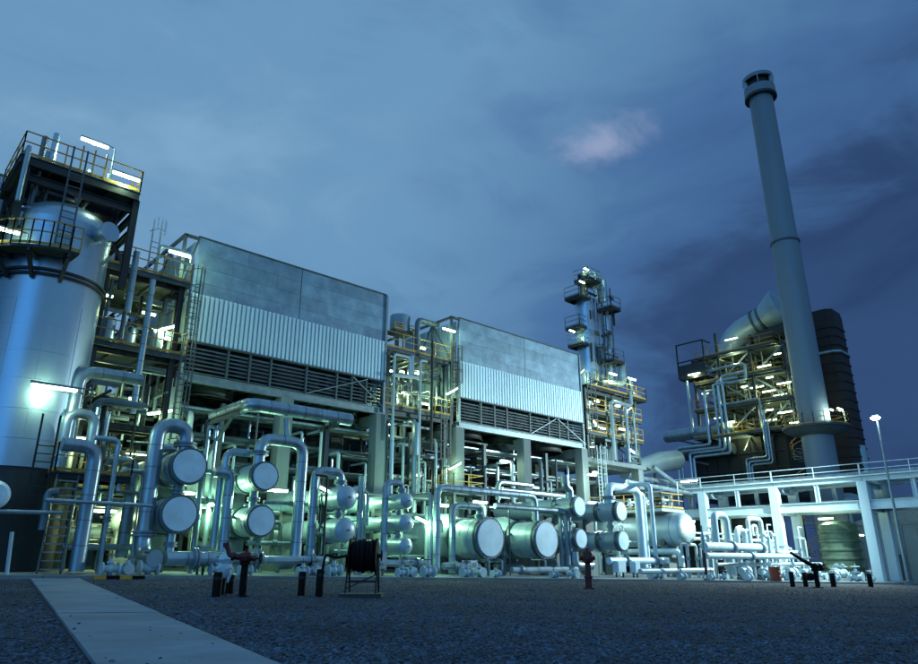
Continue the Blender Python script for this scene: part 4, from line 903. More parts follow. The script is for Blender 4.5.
# ---------------------------------------------------------------- slim column with its base structure
SX, SY = 54.38, 39.6
t = thing('column_vessel', 'slim tall column vessel standing on its frame beside the farther hall', 'storage tank', (SX, SY, 16.0))
part('shell', B().lathe([(1.02, 16.0), (1.02, 26.2)]+[(a, 26.2+q) for a, q in dome(1.02, 6, 0.6)], (SX, SY, 0), 'z', 32), 'vessel_skin', t)
for z in (18.0, 20.0, 22.0, 24.0, 25.6): part('cladding_seam', B().lathe([(1.0, z-0.03), (1.035, z-0.03), (1.035, z+0.03), (1.0, z+0.03)], (SX, SY, 0), 'z', 32), 'vessel_skin', t)
part('top_neck', B().lathe([(0.42, 26.6), (0.42, 29.0), (0.55, 29.0), (0.55, 29.25)], (SX, SY, 0), 'z', 18), 'dark_steel', t)
clutter(t, SX-1.3, SX+2.4, SY-2.2, SY-0.6, 17.0, 28.0, 46, 19, mats=('dark_steel', 'grey_steel', 'cladding_dark'), lmax=2.2)
nearv = Vector((-0.68, -0.73, 0)); rightv = Vector((0.734, -0.679, 0))
SV = Vector((SX, SY, 0))
for i, (a, r, z0, z1) in enumerate(((1.35, 0.16, 16.0, 29.6), (1.75, 0.13, 16.0, 28.6), (2.2, 0.22, 17.0, 29.0), (2.7, 0.09, 18.0, 27.8))):
    p0 = SV+rightv*a; pipe('%s of the upright pipes strapped right of the slim column' % ('innermost', 'second', 'thickest', 'outermost')[i], [(p0.x, p0.y, z0), (p0.x, p0.y, z1), (SV.x, SV.y, z1+0.02)] if i in (0, 2) else [(p0.x, p0.y, z0), (p0.x, p0.y, z1)], r, 'cladding_dark' if i % 2 else 'cladding')
for i, (z, a, w) in enumerate(((28.3, 0.3, 2.0), (26.3, -0.6, 2.6), (23.2, -1.0, 1.6), (21.4, -0.9, 1.3), (25.2, 2.3, 1.6), (19.6, 2.2, 1.8))):
    v = SV+rightv*a+nearv*0.6
    platform('%s small dark platform on the slim column' % ('topmost', 'second from top, left-hand', 'third left-hand', 'lowest left-hand', 'upper right-hand', 'lower right-hand')[i], v.x-w/2, v.x+w/2, v.y-0.9, v.y+0.9, z, 'fl', railmat='grey_steel', deckmat='dark_steel', edge='dark_steel', joists=False)
lamp('lamp at the very tip of the slim column', (53.83, 38.74, 29.52), 'x', 200, size=0.8)
lamp('lamp just below the tip of the slim column', (53.05, 38.78, 27.86), 'x', 200, size=0.8)
lamp('lamp on the upper left platform of the slim column', (52.1, 39.67, 22.57), 'x', 220, size=0.8)
lamp('lamp low on the left flank of the slim column', (52.42, 39.1, 18.29), 'x', 260, size=1.2, tilt=0.8)
lamp('lamp low on the right flank of the slim column', (54.44, 36.81, 18.01), 'x', 260)
lamp('lamp over the right end of the slim column frame deck', (56.2, 35.87, 17.64), 'x', 300, size=1.3)
t = thing('steel_tower', 'three-storey steel frame under the slim column', 'steel structure', (54.0, 39.0, 9.4))
for x in (49.4, 53.6, 57.4):
    for y in (36.6, 41.4): part('column', B().ibeam((x, y, 9.3), (x, y, 15.7), 0.26, 0.26), 'grey_steel', t)
for z in (11.6, 13.6, 15.55):
    for y in (36.6, 41.4): part('beam', B().ibeam((49.2, y, z), (57.6, y, z), 0.2, 0.3), 'grey_steel', t)
    for x in (49.4, 53.6, 57.4): part('beam', B().ibeam((x, 36.6, z), (x, 41.4, z), 0.2, 0.3), 'grey_steel', t)
part('brace', B().bar((57.4, 36.6, 9.6), (57.4, 41.4, 13.4), 0.12).bar((53.6, 41.4, 9.6), (57.4, 41.4, 13.4), 0.12), 'grey_steel', t)
part('base_slab', B().box(47.9, 58.2, 35.9, 42.2, 8.95, 9.32), 'concrete', t)
for (x, y) in ((56.6, 36.4), (50.5, 41.8), (56.6, 41.8)): part('column_below', B().box(x-0.4, x+0.4, y-0.4, y+0.4, PZ(x, y)-0.05, 8.95), 'concrete', t)
clutter(t, 49.2, 57.6, 36.4, 41.6, 9.6, 15.4, 120, 15, mats=('grey_steel', 'cladding', 'galvanised', 'dark_steel'), lmax=3.0)
platform('top deck of the frame under the slim column', 49.0, 58.6, 36.0, 42.0, 15.95, 'fr', railmat='yellow_paint', edge='dark_steel')
platform('middle deck of the frame under the slim column', 49.0, 57.8, 36.2, 42.0, 13.75, 'f')
platform('lower deck of the frame under the slim column', 49.0, 57.8, 36.2, 42.0, 11.75, 'f')
for i, (x, y, r, z0, z1) in enumerate(((50.2, 37.6, 0.75, 11.75, 15.2), (51.6, 38.6, 0.7, 9.35, 13.2), (55.4, 38.4, 0.6, 9.35, 11.4))):
    t = thing('drum', '%s pale upright drum inside the frame under the slim column' % ('upper left', 'tall middle', 'low right')[i], 'drum', (x, y, z0))
    part('body', B().lathe([(r, 0.1), (r, z1-z0-0.4)]+[(a, z1-z0-0.4+q) for a, q in dome(r, 5, 0.5)], (x, y, z0), 'z', 24), 'cladding', t); part('foot', B().cyl((x, y, z0), (x, y, z0+0.12), r*0.8, 16), 'grey_steel', t)
pipe('pipe hoop drawn on the front of the slim column frame', RT((52.2, 35.8, 9.4), 'z', 14.84, 'x', 55.6, 'z', 16.29), 0.18, 'cladding')
pipe('thin pipe hoop at the right of the slim column frame', RT((55.8, 35.8, 10.2), 'z', 14.2, 'x', 57.0), 0.12, 'cladding')
pipe('middle upright pipe on the front of the slim column frame', RT((54.4, 35.7, 9.4), 'z', 14.6), 0.16, 'cladding')
pipe('fat S-bent pipe swinging round the base of the slim column', [(SX+2.6, SY-2.2, 19.6), (SX+2.6, SY-2.2, 17.5), (SX-1.6, SY-2.4, 16.9)], 0.34, 'cladding', bend=0.9)
pipe('fat bent pipe beyond the S-bend on the frame deck', [(SX+4.0, SY-2.0, 18.4), (SX+4.4, SY-2.0, 16.9), (SX+5.4, SY-2.2, 16.6)], 0.26, 'cladding', bend=0.5)
ladder('caged ladder on the left corner of the slim column frame', (49.2, 35.9, 9.4), 16.0, 'y', 'grey_steel')
ladder('caged ladder from the pad to the slab of the slim column frame', (49.6, 35.6, 2.0), 9.4, 'y', 'pale_steel')
for i, (px, py) in enumerate(((588, 402), (595, 424), (629, 409), (622, 429), (632, 451))):
    p = ((50.4, 37, 14.66), (50.85, 36.6, 12.62), (57, 37, 14.96), (57.04, 38, 13.12), (56.94, 37, 10.85))[i]
    lamp('lamp %s the frame under the slim column' % ('high left in', 'in the middle of', 'high right in', 'deep right in', 'low right in')[i], p, 'x', 260, size=1.0, tilt=(0, -0.6, 0.5, 0, -0.3)[i])

SW = ((50.6, 37.0, 10.6), (53.0, 37.4, 12.6), (56.4, 37.2, 12.9), (51.2, 36.6, 14.8), (54.8, 36.8, 14.9), (50.0, 36.4, 8.2), (54.0, 36.0, 7.4))
for i, q in enumerate(SW): lamp('small lamp %s of the slim column frame' % ('on the lowest storey at the left', 'in the heart', 'at the right of the middle storey', 'under the top deck at the left', 'under the top deck at the right', 'below the slab at the left', 'below the slab at the right')[i], q, 'x', 190, size=0.7, col=(0.85, 1.0, 0.6))
for i, q in enumerate(((28.0, 37.0, 9.7), (30.8, 37.6, 13.9), (28.6, 38.4, 13.9), (30.2, 36.6, 6.4), (29.0, 36.8, 12.0))): lamp('small lamp %s between the halls' % ('under the lower deck', 'right under the upper deck', 'left under the upper deck', 'near the ground', 'over the lower deck')[i], q, 'x', 190, size=0.7, col=(0.8, 1.0, 0.45))
# ---------------------------------------------------------------- lying drum and low plant at the right
dz = 3.09; dx = 48.68
t = thing('horizontal_drum', 'large pale lying drum on concrete piers right of the rightmost pair', 'storage tank', (dx, 31.5, PZ(dx, 31.5)))
DR = 1.22
prof = [(a, 0.55*DR-q) for a, q in reversed(dome(DR, 8, 0.55))]+[(DR, 9.0)]+[(a, 9.0+q) for a, q in dome(DR, 6, 0.55)]
part('shell', B().lathe(prof, (dx, 27.0, dz), 'y', 48), 'exchanger_skin', t)
for q in (1.2, 3.4, 5.6, 7.8): part('cladding_seam', B().lathe([(DR*1.0, q), (DR*1.008, q), (DR*1.008, q+0.05), (DR, q+0.05)], (dx, 27.0, dz), 'y', 40), 'cladding_dark', t)
for yy in (29.0, 34.0):
    part('pier', B().box(dx-0.8, dx+0.8, yy-0.3, yy+0.3, PZ(dx, yy)-0.05, dz-DR*0.9), 'concrete', t); part('saddle', B().box(dx-1.0, dx+1.0, yy-0.2, yy+0.2, dz-DR*0.9, dz-DR*0.5), 'grey_steel', t)
platform('yellow-railed platform over the lying drum', dx-1.6, dx+1.6, 28.4, 35.0, dz+DR+0.35, 'flr', edge='pale_steel')
for i in range(4):
    y = 29.0+i*1.5; t = thing('relief_valve', '%s pale valve from the near end on the platform over the lying drum' % ('first', 'second', 'third', 'fourth')[i], 'valve', (dx-0.4, y, dz+DR+0.35), 'valves over the lying drum')
    z = dz+DR+0.35; part('body', B().cyl((dx-0.4, y, z), (dx-0.4, y, z+0.9), 0.14, 10).cyl((dx-0.4, y, z+0.35), (dx-0.4, y, z+0.45), 0.26, 12), 'cover_white', t); part('outlet', B().cyl((dx-0.4, y, z+0.65), (dx+0.3, y, z+0.65), 0.1, 8), 'cover_white', t)
pipe('white belly pipe curving along under the lying drum', RT((dx-0.9, 27.6, 0.4), 'z', 1.5, 'y', 34.0), 0.22, 'cover_white')
W = 'pale_steel'
yh = 24.5
def hoop(label, xa, xb, zt, za, zb, y, r): pipe(label, [(xa, y, za), (xa, y, zt), (xb, y, zt), (xb, y, zb)], r, W, flange=(((xa, y, za+0.5), 'z'),))
hoop('tall white pipe hoop just right of the lying drum', 47.32, 49.09, 3.99, 0.9, -0.1, yh, 0.25)
hoop('lower white pipe hoop left of the pale rack post', 50.47, 51.74, 3.03, 0.0, 1.2, yh, 0.2)
hoop('slim white pipe hoop beside the pale rack post', 53.21, 55.44, 3.95, 1.5, -0.1, 24.8, 0.17)
pipe('thick white level pipe right of the lying drum', RT((44.62, 24.0, 1.77), 'x', 53.68), 0.28, W, flange=(((48.5, 24.0, 1.77), 'x'), ((53.0, 24.0, 1.77), 'x')))
pipe('lower white level pipe right of the lying drum', RT((43.62, 23.4, 1.16), 'x', 56.65), 0.2, W, flange=(((50.0, 23.4, 1.16), 'x'),))
pipe('white pipe lying nearest the kerb at the right', RT((35.54, 23.2, 0.27), 'x', 43.81), 0.16, W)
PN = ('leftmost', 'second front-row', 'third front-row', 'fourth front-row', 'fifth front-row', 'rightmost', 'left back-row', 'right back-row')
for i, (x, y) in enumerate(((47.6, 22.8), (49.8, 22.2), (52.2, 21.6), (54.6, 21.0), (57.0, 20.4), (58.8, 20.6), (51.0, 23.0), (55.8, 22.0))):
    z = PZ(x, y); t = thing('pump', '%s pump set on the pad between lying drum and nearest rack post' % PN[i], 'pump', (x, y, z), 'pumps right of the lying drum')
    part('base', B().box(x-0.7, x+0.7, y-0.3, y+0.3, z, z+0.22), 'concrete', t)
    part('motor', B().lathe([(0.24, 0.0), (0.26, 0.03), (0.26, 0.62), (0.2, 0.66)], (x-0.62, y, z+0.55), 'x', 16), 'pale_steel', t)
    part('casing', B().lathe([(0.12, 0.0), (0.3, 0.06), (0.34, 0.2), (0.3, 0.34), (0.14, 0.4)], (x+0.15, y, z+0.55), 'x', 16), W, t)
    part('coupling', B().cyl((x+0.04, y, z+0.55), (x+0.2, y, z+0.55), 0.09, 8), 'grey_steel', t)
    part('discharge', B().cyl((x+0.35, y, z+0.7), (x+0.35, y, z+1.25), 0.09, 10).cyl((x+0.35, y, z+1.1), (x+0.35, y, z+1.18), 0.18, 12), W, t)
for i, (x, y) in enumerate(((46.6, 22.2), (48.7, 21.6), (50.9, 21.2), (53.3, 20.8), (55.6, 20.0), (57.9, 19.3), (60.0, 19.0), (53.8, 23.6), (56.6, 23.0), (59.4, 22.4), (60.4, 21.0), (52.4, 22.6))):
    valve('gate_valve', '%s white gate valve of the %s row among the pumps' % (('first', 'second', 'third', 'fourth', 'fifth', 'sixth', 'seventh')[i % 7], ('front', 'back')[i > 6]), (x, y, PZ(x, y)), rnd.uniform(0.15, 0.22), 'xy'[i % 2], 'white valves among the pumps', mat=W, wheel='pale_steel')
for i, (x, y, z) in enumerate(((47.0, 25.6, 1.7), (50.2, 26.2, 2.1), (53.6, 25.8, 1.6), (56.4, 25.2, 2.4), (58.6, 24.6, 1.8), (60.6, 24.2, 2.6), (55.2, 26.6, 3.0), (60.0, 26.6, 3.2))):
    pipe('%s thin white pipe bend from the left behind the pumps' % ('first', 'third', 'fourth', 'sixth', 'seventh', 'ninth', 'fifth', 'eighth')[i], RT((x, y, PZ(x, y)), 'z', z, 'x', x+1.4, 'z', 0.3), 0.085, W, group='thin white bends among the pumps')
c0 = (47, 20.53)
t = thing('drum', 'small orange-red drum on the pad before the pale rack post', 'drum', (c0[0], c0[1], PZ(*c0)))
part('body', B().lathe([(0.33, 0), (0.34, 0.02), (0.34, 0.3), (0.355, 0.32), (0.34, 0.34), (0.34, 0.6), (0.355, 0.62), (0.34, 0.64), (0.34, 0.9), (0.31, 0.9)], (*c0, PZ(*c0)), 'z', 20), 'orange_paint', t); part('lid', B().lathe([(0.31, 0.86), (0.31, 0.88), (0, 0.88)], (*c0, PZ(*c0)), 'z', 20), 'orange_paint', t)
c0 = (40.93, 22.06); z = PZ(*c0)
t = thing('marker_post', 'slim red marker post on the kerb before the lying drum', 'post', (*c0, z))
part('shaft', B().cyl((*c0, z), (*c0, z+3.2), 0.05, 8), 'galvanised', t); part('red_sleeve', B().cyl((*c0, z+0.35), (*c0, z+1.6), 0.085, 10), 'red_paint', t); part('foot', B().cyl((*c0, z), (*c0, z+0.12), 0.2, 12), 'concrete', t)

# ---------------------------------------------------------------- pipe rack running into the plant at the right
t = thing('pipe_rack', 'white steel pipe rack with handrail at the right', 'pipe rack', (64.9, 26.5, PZ(64.9, 26.5)))
XA, XB = 62.9, 66.9
for y in (-2.5, 4.8, 12.05, 19.3, 26.55, 33.4, 40.4):
    for x in (XA, XB): part('post', B().box(x-0.36, x+0.36, y-0.36, y+0.36, PZ(x, y)-0.05, 7.0), 'white_steel', t)
    for z in (4.9, 6.78): part('crossbeam', B().ibeam((XA+0.32, y, z), (XB-0.32, y, z), 0.3, 0.46), 'white_steel', t)
ya = [-2.5, 4.8, 12.05, 19.3, 26.55, 33.4, 40.4]
for a, c in zip(ya, ya[1:]):
    for x in (XA, XB):
        part('lower_beam', B().ibeam((x, a+0.36, 5.15), (x, c-0.36, 5.15), 0.34, 0.74), 'white_steel', t); part('top_beam', B().ibeam((x, a+0.02, 7.2), (x, c-0.02, 7.2), 0.34, 0.36), 'white_steel', t)
        part('stub_post', B().ibeam((x, (a+c)/2, 5.54), (x, (a+c)/2, 7.01), 0.3, 0.3), 'white_steel', t)
    g = B(); rail(g, [(XA-0.22, a+0.03, 7.40), (XA-0.22, c-0.03, 7.40)], h=1.05, step=3.6); part('guard_rail', g, 'white_steel', t)
    part('walkway', B().box(XA-0.26, XA+0.85, a+0.015, c-0.015, 7.385, 7.42), 'grating', t)
    part('brace', B().bar((XA+0.3, a+0.4, 6.9), (XB-0.3, c-0.4, 6.9), 0.12), 'pale_steel', t)
tops = [(63.9, 7.72, 0.2, 'first'), (64.6, 7.66, 0.14, 'second'), (65.2, 7.74, 0.24, 'third'), (66.0, 7.66, 0.15, 'fourth')]
for (x, z, r, n) in tops: pipe('%s pipe from the handrail side on the upper tier of the white rack' % n, [(x, -6, z), (x, 44, z)], r, 'cladding', group='pipes on the white rack', seg=12)
lows = [(63.6, 5.42, 0.26, 'first'), (64.4, 5.35, 0.17, 'second'), (65.1, 5.42, 0.25, 'third'), (66.1, 5.4, 0.22, 'fourth')]
for (x, z, r, n) in lows: pipe('%s pipe from the handrail side on the lower tier of the white rack' % n, [(x, -6, z), (x, 44, z)], r, W if n == 'third' else 'cladding', group='pipes on the white rack', seg=12)
ladder('pale caged ladder beside the nearest visible post of the white rack', (63.6, 18.95, PZ(63.6, 18.9)), 6.6, 'y', 'pale_steel', cage=False, w=0.5)
pipe('bright elbow pipe under the rack beside the nearest visible post', [(65.4, 18.4, 7.0), (65.4, 18.4, 5.9), (67.8, 18.4, 5.6)], 0.3, W)

# floodlight mast
c0 = (58.97, 16.27, -0.66); mz = gz(c0[0], c0[1])
lt = (58.76, 16.45, 11.29)
t = thing('floodlight_mast', 'tall thin mast with a glaring floodlight at the right', 'street lamp', (c0[0], c0[1], mz))
part('mast', B().tube([(c0[0], c0[1], mz), (c0[0], c0[1], lt[2]-0.2)], 0.09, 10, rad=[0.13, 0.06]), 'galvanised', t)
part('foot', B().cyl((c0[0], c0[1], mz), (c0[0], c0[1], mz+0.25), 0.3, 12), 'concrete', t)
lp = Vector((c0[0], c0[1], lt[2]))
aim = Vector((-0.5, 0.76, -0.42)).normalized()
hd = B().bar(lp+Vector((0, 0.0, 0)), lp+Vector((-0.28, 0.02, 0.0)), 0.42, 0.34); part('lamp_head', hd, 'galvanised', t)
part('lens', B().lathe([(0.0, -0.16), (0.2, -0.13), (0.36, 0.0), (0.2, 0.1), (0.0, 0.12)], (lp.x-0.36, lp.y-0.02, lp.z-0.05), 'z', 18), 'flood_glow', t)
sp = bpy.data.lights.new('flood_light', 'SPOT'); sp.energy = 38000; sp.spot_size = R(150); sp.spot_blend = 1.0; sp.color = (0.80, 1.0, 0.96); sp.shadow_soft_size = 0.25
so = bpy.data.objects.new('flood_light', sp); C.objects.link(so); so.parent = t; so.location = Vector((lp.x-0.42, lp.y+0.3, lp.z-0.35))-Vector(t.location)
so.rotation_euler = aim.to_track_quat('-Z', 'Y').to_euler()

# tank and sheds behind the rack
tx, ty = 65.88, 22.81; tz = PZ(tx, ty)
t = thing('ribbed_tank', 'dull green ribbed tank standing under the white rack behind its posts', 'storage tank', (tx, ty, tz))
prof = [(1.5, 0.0)]
for k in range(6): prof += [(1.5, 0.12+k*0.72), (1.62, 0.22+k*0.72), (1.62, 0.34+k*0.72), (1.5, 0.46+k*0.72)]
prof += [(1.5, 4.5), (1.0, 4.75), (0, 4.85)]
part('shell', B().lathe(prof, (tx, ty, tz), 'z', 36), 'screen_mesh', t)
hx, hy = 80.29, 26.5
t = thing('hopper', 'pale conical hopper behind the white rack right of the stack', 'hopper', (hx, hy, PZ(hx, hy)))
part('cone', B().lathe([(0.5, 3.4), (2.3, 5.6), (2.3, 7.0), (0.6, 7.6)], (hx, hy, 0), 'z', 28), 'duct_skin', t)
for k in range(4): a = k*math.pi/2+0.4; part('leg', B().bar((hx+2.2*math.cos(a), hy+2.2*math.sin(a), PZ(hx, hy)), (hx+2.2*math.cos(a), hy+2.2*math.sin(a), 5.7), 0.25), 'pale_steel', t)
sx, sy = 81.68, 22.49
t = thing('shed', 'pale grey shed behind the white rack at the right edge', 'shed', (sx, sy, PZ(sx, sy)))
zf = PZ(sx, sy); part('wall', B().box(sx-3, sx+8, sy-5, sy+3, zf, zf+5.2), 'duct_skin', t)
part('roof', B().prism([(-5.3, 5.2), (4.3, 5.2), (4.3, 5.35), (-0.5, 6.8), (-5.3, 5.35)], (sx+8.2, sy-0.5, zf), (sx-3.2, sy-0.5, zf)), 'galvanised', t)
for k in range(7): part('wall_rib', B().box(sx-3.06, sx-3.003, sy-4.9+k*1.25, sy-4.8+k*1.25, zf+0.1, zf+5.1), 'galvanised', t)
for k in range(8): part('wall_rib', B().box(sx-2.9+k*1.45, sx-2.8+k*1.45, sy-5.06, sy-5.003, zf+0.1, zf+5.1), 'galvanised', t)
part('door', B().box(sx-3.05, sx-3.0, sy-1.0, sy+0.6, zf, zf+2.4), 'grey_steel', t)

# ---------------------------------------------------------------- stack
CX, CY = 70.36, 24.8
t = thing('chimney', 'very tall round steel chimney with a collar at its top', 'chimney', (CX, CY, PZ(CX, CY)))
part('shaft', B().lathe([(1.42, -0.8), (1.42, 12.0), (1.36, 33.0)], (CX, CY, 0), 'z', 48), 'stack_paint', t)
part('upper_shaft', B().lathe([(1.40, 33.0), (1.40, 33.25), (1.30, 33.27), (1.26, 51.6)], (CX, CY, 0), 'z', 48), 'stack_paint', t)
part('joint_ring', B().lathe([(1.3, 32.85), (1.46, 32.85), (1.46, 33.05), (1.3, 33.05)], (CX, CY, 0), 'z', 40), 'grey_steel', t)
part('collar', B().lathe([(1.26, 51.3), (1.66, 51.35), (1.66, 52.55), (1.28, 52.6)], (CX, CY, 0), 'z', 40), 'stack_paint', t)
part('collar_ring', B().lathe([(1.5, 51.2), (1.72, 51.2), (1.72, 51.5), (1.5, 51.5)], (CX, CY, 0), 'z', 40), 'dark_steel', t)
part('inner_flue', B().lathe([(1.2, 52.55), (1.2, 53.5), (1.1, 53.5), (1.1, 52.6)], (CX, CY, 0), 'z', 32), 'black_steel', t)
part('rim', B().lathe([(1.66, 53.55), (1.68, 53.56), (1.68, 54.0), (1.5, 54.0), (1.5, 53.55)], (CX, CY, 0), 'z', 40), 'stack_paint', t)
for k in range(6): a = k*math.pi/3+0.35; part('collar_strap', B().bar((CX+1.6*math.cos(a), CY+1.6*math.sin(a), 52.5), (CX+1.6*math.cos(a), CY+1.6*math.sin(a), 53.58), 0.5, 0.06, up=(-math.sin(a), math.cos(a), 0)), 'pale_steel', t)
for z in (5.0, 9.0, 16.0, 20.0, 24.0, 28.0): part('weld_ring', B().lathe([(1.3, z), (1.43-0.003*(z-12) if z > 12 else 1.432, z), (1.43-0.003*(z-12) if z > 12 else 1.432, z+0.05), (1.3, z+0.05)], (CX, CY, 0), 'z', 40), 'stack_paint', t)
t = thing('platform', 'round platform with yellow rails bracketed to the chimney', 'platform', (CX, CY, 12.2))
part('deck', B().lathe([(1.44, 12.95), (3.0, 12.95), (3.0, 13.12), (1.44, 13.12)], (CX, CY, 0), 'z', 40), 'grating', t)
part('skirt', B().lathe([(1.46, 12.3), (2.0, 12.4), (2.6, 12.65), (2.85, 12.93), (2.78, 12.93), (2.5, 12.7), (1.46, 12.4)], (CX, CY, 0), 'z', 40), 'grey_steel', t)
g = B(); ring = [(CX+2.95*math.cos(2*math.pi*k/20), CY+2.95*math.sin(2*math.pi*k/20), 13.13) for k in range(21)]
for a, c in zip(ring, ring[1:]): rail(g, [a, c], step=1.0)
part('guard_rail', g, 'yellow_paint', t)
lamp('tube lamp over the right side of the chimney platform', (69.59, 22.1, 14.45), 'x', 500, ('z', 13.2), col=(0.8, 1, 0.75))
lamp('lamp on the chimney shaft above its platform', (CX-0.2, CY-1.75, 14.6), 'x', 420, size=0.7, col=(0.8, 1, 0.75))
t = thing('steel_duct_stack', 'dark brown ribbed casing standing behind the chimney', 'chimney', (86.5, 28.0, 0))
bx0, bx1, by0, by1 = 84.6, 88.6, 25.9, 29.9
b = B(); prof8 = [(-2, -1.4), (-1.4, -2), (1.4, -2), (2, -1.4), (2, 1.4), (1.4, 2), (-1.4, 2), (-2, 1.4)]
b.prism(prof8, (86.8, 28.0, -0.6), (86.8, 28.0, 29.2)); part('casing', b, 'brown_casing', t)
for k in range(24):
    z = 2.0+k*1.1; part('rib', B().prism([(x*1.05, y*1.05) for x, y in prof8], (86.8, 28.0, z), (86.8, 28.0, z+0.14)), 'brown_casing', t)
part('band', B().prism([(x*1.08, y*1.08) for x, y in prof8], (86.8, 28.0, 24.2), (86.8, 28.0, 24.45)), 'duct_skin', t)
part('top_cap', B().prism([(x*0.96, y*0.96) for x, y in prof8], (86.8, 28.0, 29.2), (86.8, 28.0, 29.7)), 'black_steel', t)
pipe('small vent with hood standing beside the brown casing', RT((86.55, 26.16, 4), 'z', 13.25), 0.6, 'duct_skin')

# ---------------------------------------------------------------- heater block
HX = 75.0
t = thing('heater', 'dark furnace box under an open steel tower left of the chimney', 'furnace', (79, 35, PZ(79, 35)))
part('furnace_box', B().box(HX+0.5, 86.0, 29.6, 40.8, 7.2, 14.0), 'black_steel', t)
for y in (29.8, 33.5, 37.2, 40.6):
    for x in (HX+0.3, 80.5, 85.8): part('leg', B().ibeam((x, y, PZ(x, y)-0.1), (x, y, 7.2), 0.4, 0.4), 'grey_steel', t)
for k in range(9): y = 29.8+k*1.35; part('buckstay', B().bar((HX+0.42, y, 7.3), (HX+0.42, y, 13.9), 0.14), 'black_steel', t)
for k in range(4): y = 31.0+k*2.6; part('strut', B().bar((HX+0.35, y, 13.8), (HX-1.4, y, 12.2), 0.14), 'galvanised', t)
for z in (8.6, 10.4, 12.2): part('girt', B().bar((HX+0.43, 29.6, z), (HX+0.43, 40.8, z), 0.12), 'dark_steel', t)
t = thing('steel_tower', 'open braced steel tower above the furnace box', 'steel structure', (79, 34, 14.0))
ys = (28.4, 32.2, 36.0, 39.2); zs = (14.2, 17.4, 20.6, 23.6); 
for y in ys:
    for x in (HX, 79.6, 84.4):
        part('column', B().ibeam((x, y, 14.0), (x, y, 26.6 if y in (36.0,) else 24.0), 0.28, 0.28), 'grey_steel', t)
for z in zs:
    for x in (HX, 79.6): part('beam', B().ibeam((x, 28.2, z), (x, 39.4, z), 0.2, 0.3), 'grey_steel', t)
    for y in ys: part('beam', B().ibeam((HX, y, z), (84.4, y, z), 0.2, 0.3), 'grey_steel', t)
for a, c in zip(ys, ys[1:]):
    for q, (z0, z1) in enumerate(zip(zs, zs[1:])):
        part('brace', B().bar((HX, a, z0+0.1), (HX, c, z1-0.1), 0.15) if (q+int(a)) % 2 else B().bar((HX, c, z0+0.1), (HX, a, z1-0.1), 0.15), 'galvanised', t)
        part('brace', B().bar((79.6, c, z0+0.1), (79.6, a, z1-0.1), 0.14), 'grey_steel', t)
lbl = ('lowest', 'second', 'third', 'topmost')
for i, z in enumerate(zs): platform('%s yellow-railed deck of the steel tower over the furnace' % lbl[i], HX-0.9, 80.4, 28.0+0.3*i, 39.6-0.4*i, z+0.2, 'flr', joists=False)
t2 = thing('convection_box', 'dark convection box inside the steel tower over the furnace', 'furnace', (82.2, 33.8, 14.0))
clutter(t, 75.2, 80.2, 28.6, 39.0, 14.5, 23.4, 190, 17, mats=('grey_steel', 'galvanised', 'dark_steel', 'cladding_dark'), lmax=3.5)
part('casing', B().box(80.8, 84.2, 29.0, 38.6, 14.05, 24.5), 'dark_steel', t2)
for k in range(6): part('stiffener', B().box(80.68, 80.8-0.003, 29.0, 38.6, 15.0+k*1.6, 15.2+k*1.6), 'dark_steel', t2)
t = thing('platform', 'projecting dark cage platform at the upper left of the furnace tower', 'platform', (HX-0.6, 38.9, 21.4))
b = B(); y0, y1, xx = 36.8, 40.2, HX-1.0
part('deck', B().box(xx-0.8, xx+1.0, y0, y1, 21.25, 21.4), 'dark_steel', t); part('side_panel', B().box(xx-0.82, xx-0.76, y0, y1, 21.4, 23.0), 'dark_steel', t)
g = B()
for z in (23.4, 25.6): g.bar((xx-0.8, y0, z), (xx-0.8, y1, z), 0.14); g.bar((xx+1.0, y0, z), (xx-0.8, y0, z), 0.14)
for y in (y0, y1): g.bar((xx-0.8, y, 21.4), (xx-0.8, y, 25.6), 0.14)
part('cage_frame', g, 'dark_steel', t)
# flue duct on top
t = thing('flue_duct', 'fat round flue duct rising over the furnace tower into a flared end', 'duct', (78, 32, 25.2))
P = [Vector((78.6, 36.6, 24.6)), Vector((78.6, 35.2, 26.6)), Vector((78.6, 34.2, 27.3)), Vector((78.6, 31.6, 28.1))]
part('duct', B().tube([tuple(p) for p in fillet(P, 1.2)], 1.45, 28), 'duct_skin', t)
part('flared_end', B().tube([(78.6, 31.5, 28.12), (78.6, 29.5, 28.8), (78.6, 29.2, 28.9)], 1.5, 28, rad=[1.5, 2.4, 2.4]), 'duct_skin', t)
for y, z in ((31.5, 28.13), (32.3, 27.9)): part('band', B().tube([(78.6, y, z), (78.6, y+0.25, z-0.06)], 1.6, 28), 'grey_steel', t)
part('lower_duct', B().tube([(77.6, 32.2, 25.2), (77.6, 27.0, 26.0)], 1.0, 20), 'dark_steel', t)
part('hanger', B().bar((78.6, 33.2, 25.0), (78.6, 33.2, 26.6), 1.6, 0.3), 'dark_steel', t)
# pipes zigzagging down the furnace front
def zig(label, p0, z1, y1, z2, r, x=HX-1.3, top=None):
    pts = [] if top is None else [top]
    pts += [(x, p0[1], p0[2]), (x, p0[1], z1), (x, y1, z1), (x, y1, z2)]
    pipe(label, pts, r, 'cladding', bend=0.35)
zig('outer left zigzag pipe down the furnace front', (73.7, 37.55, 19.48), 13.37, 41.74, 8.0, 0.17, top=(73.7, 37.55-1.2, 19.48))
zig('second zigzag pipe down the furnace front', (73.6, 36.3, 20.08), 12.91, 41.21, 8.0, 0.15, x=73.6, top=(73.6, 36.3-2.0, 20.08))
zig('third zigzag pipe down the furnace front', (73.7, 35.81, 20.48), 12.63, 40.16, 8.0, 0.17, top=(73.7, 35.81-2.4, 20.48))
zig('inner zigzag pipe down the furnace front', (73.6, 35.22, 20.94), 12.14, 39.66, 8.0, 0.15, x=73.6, top=(73.6, 35.22-2.8, 20.94))
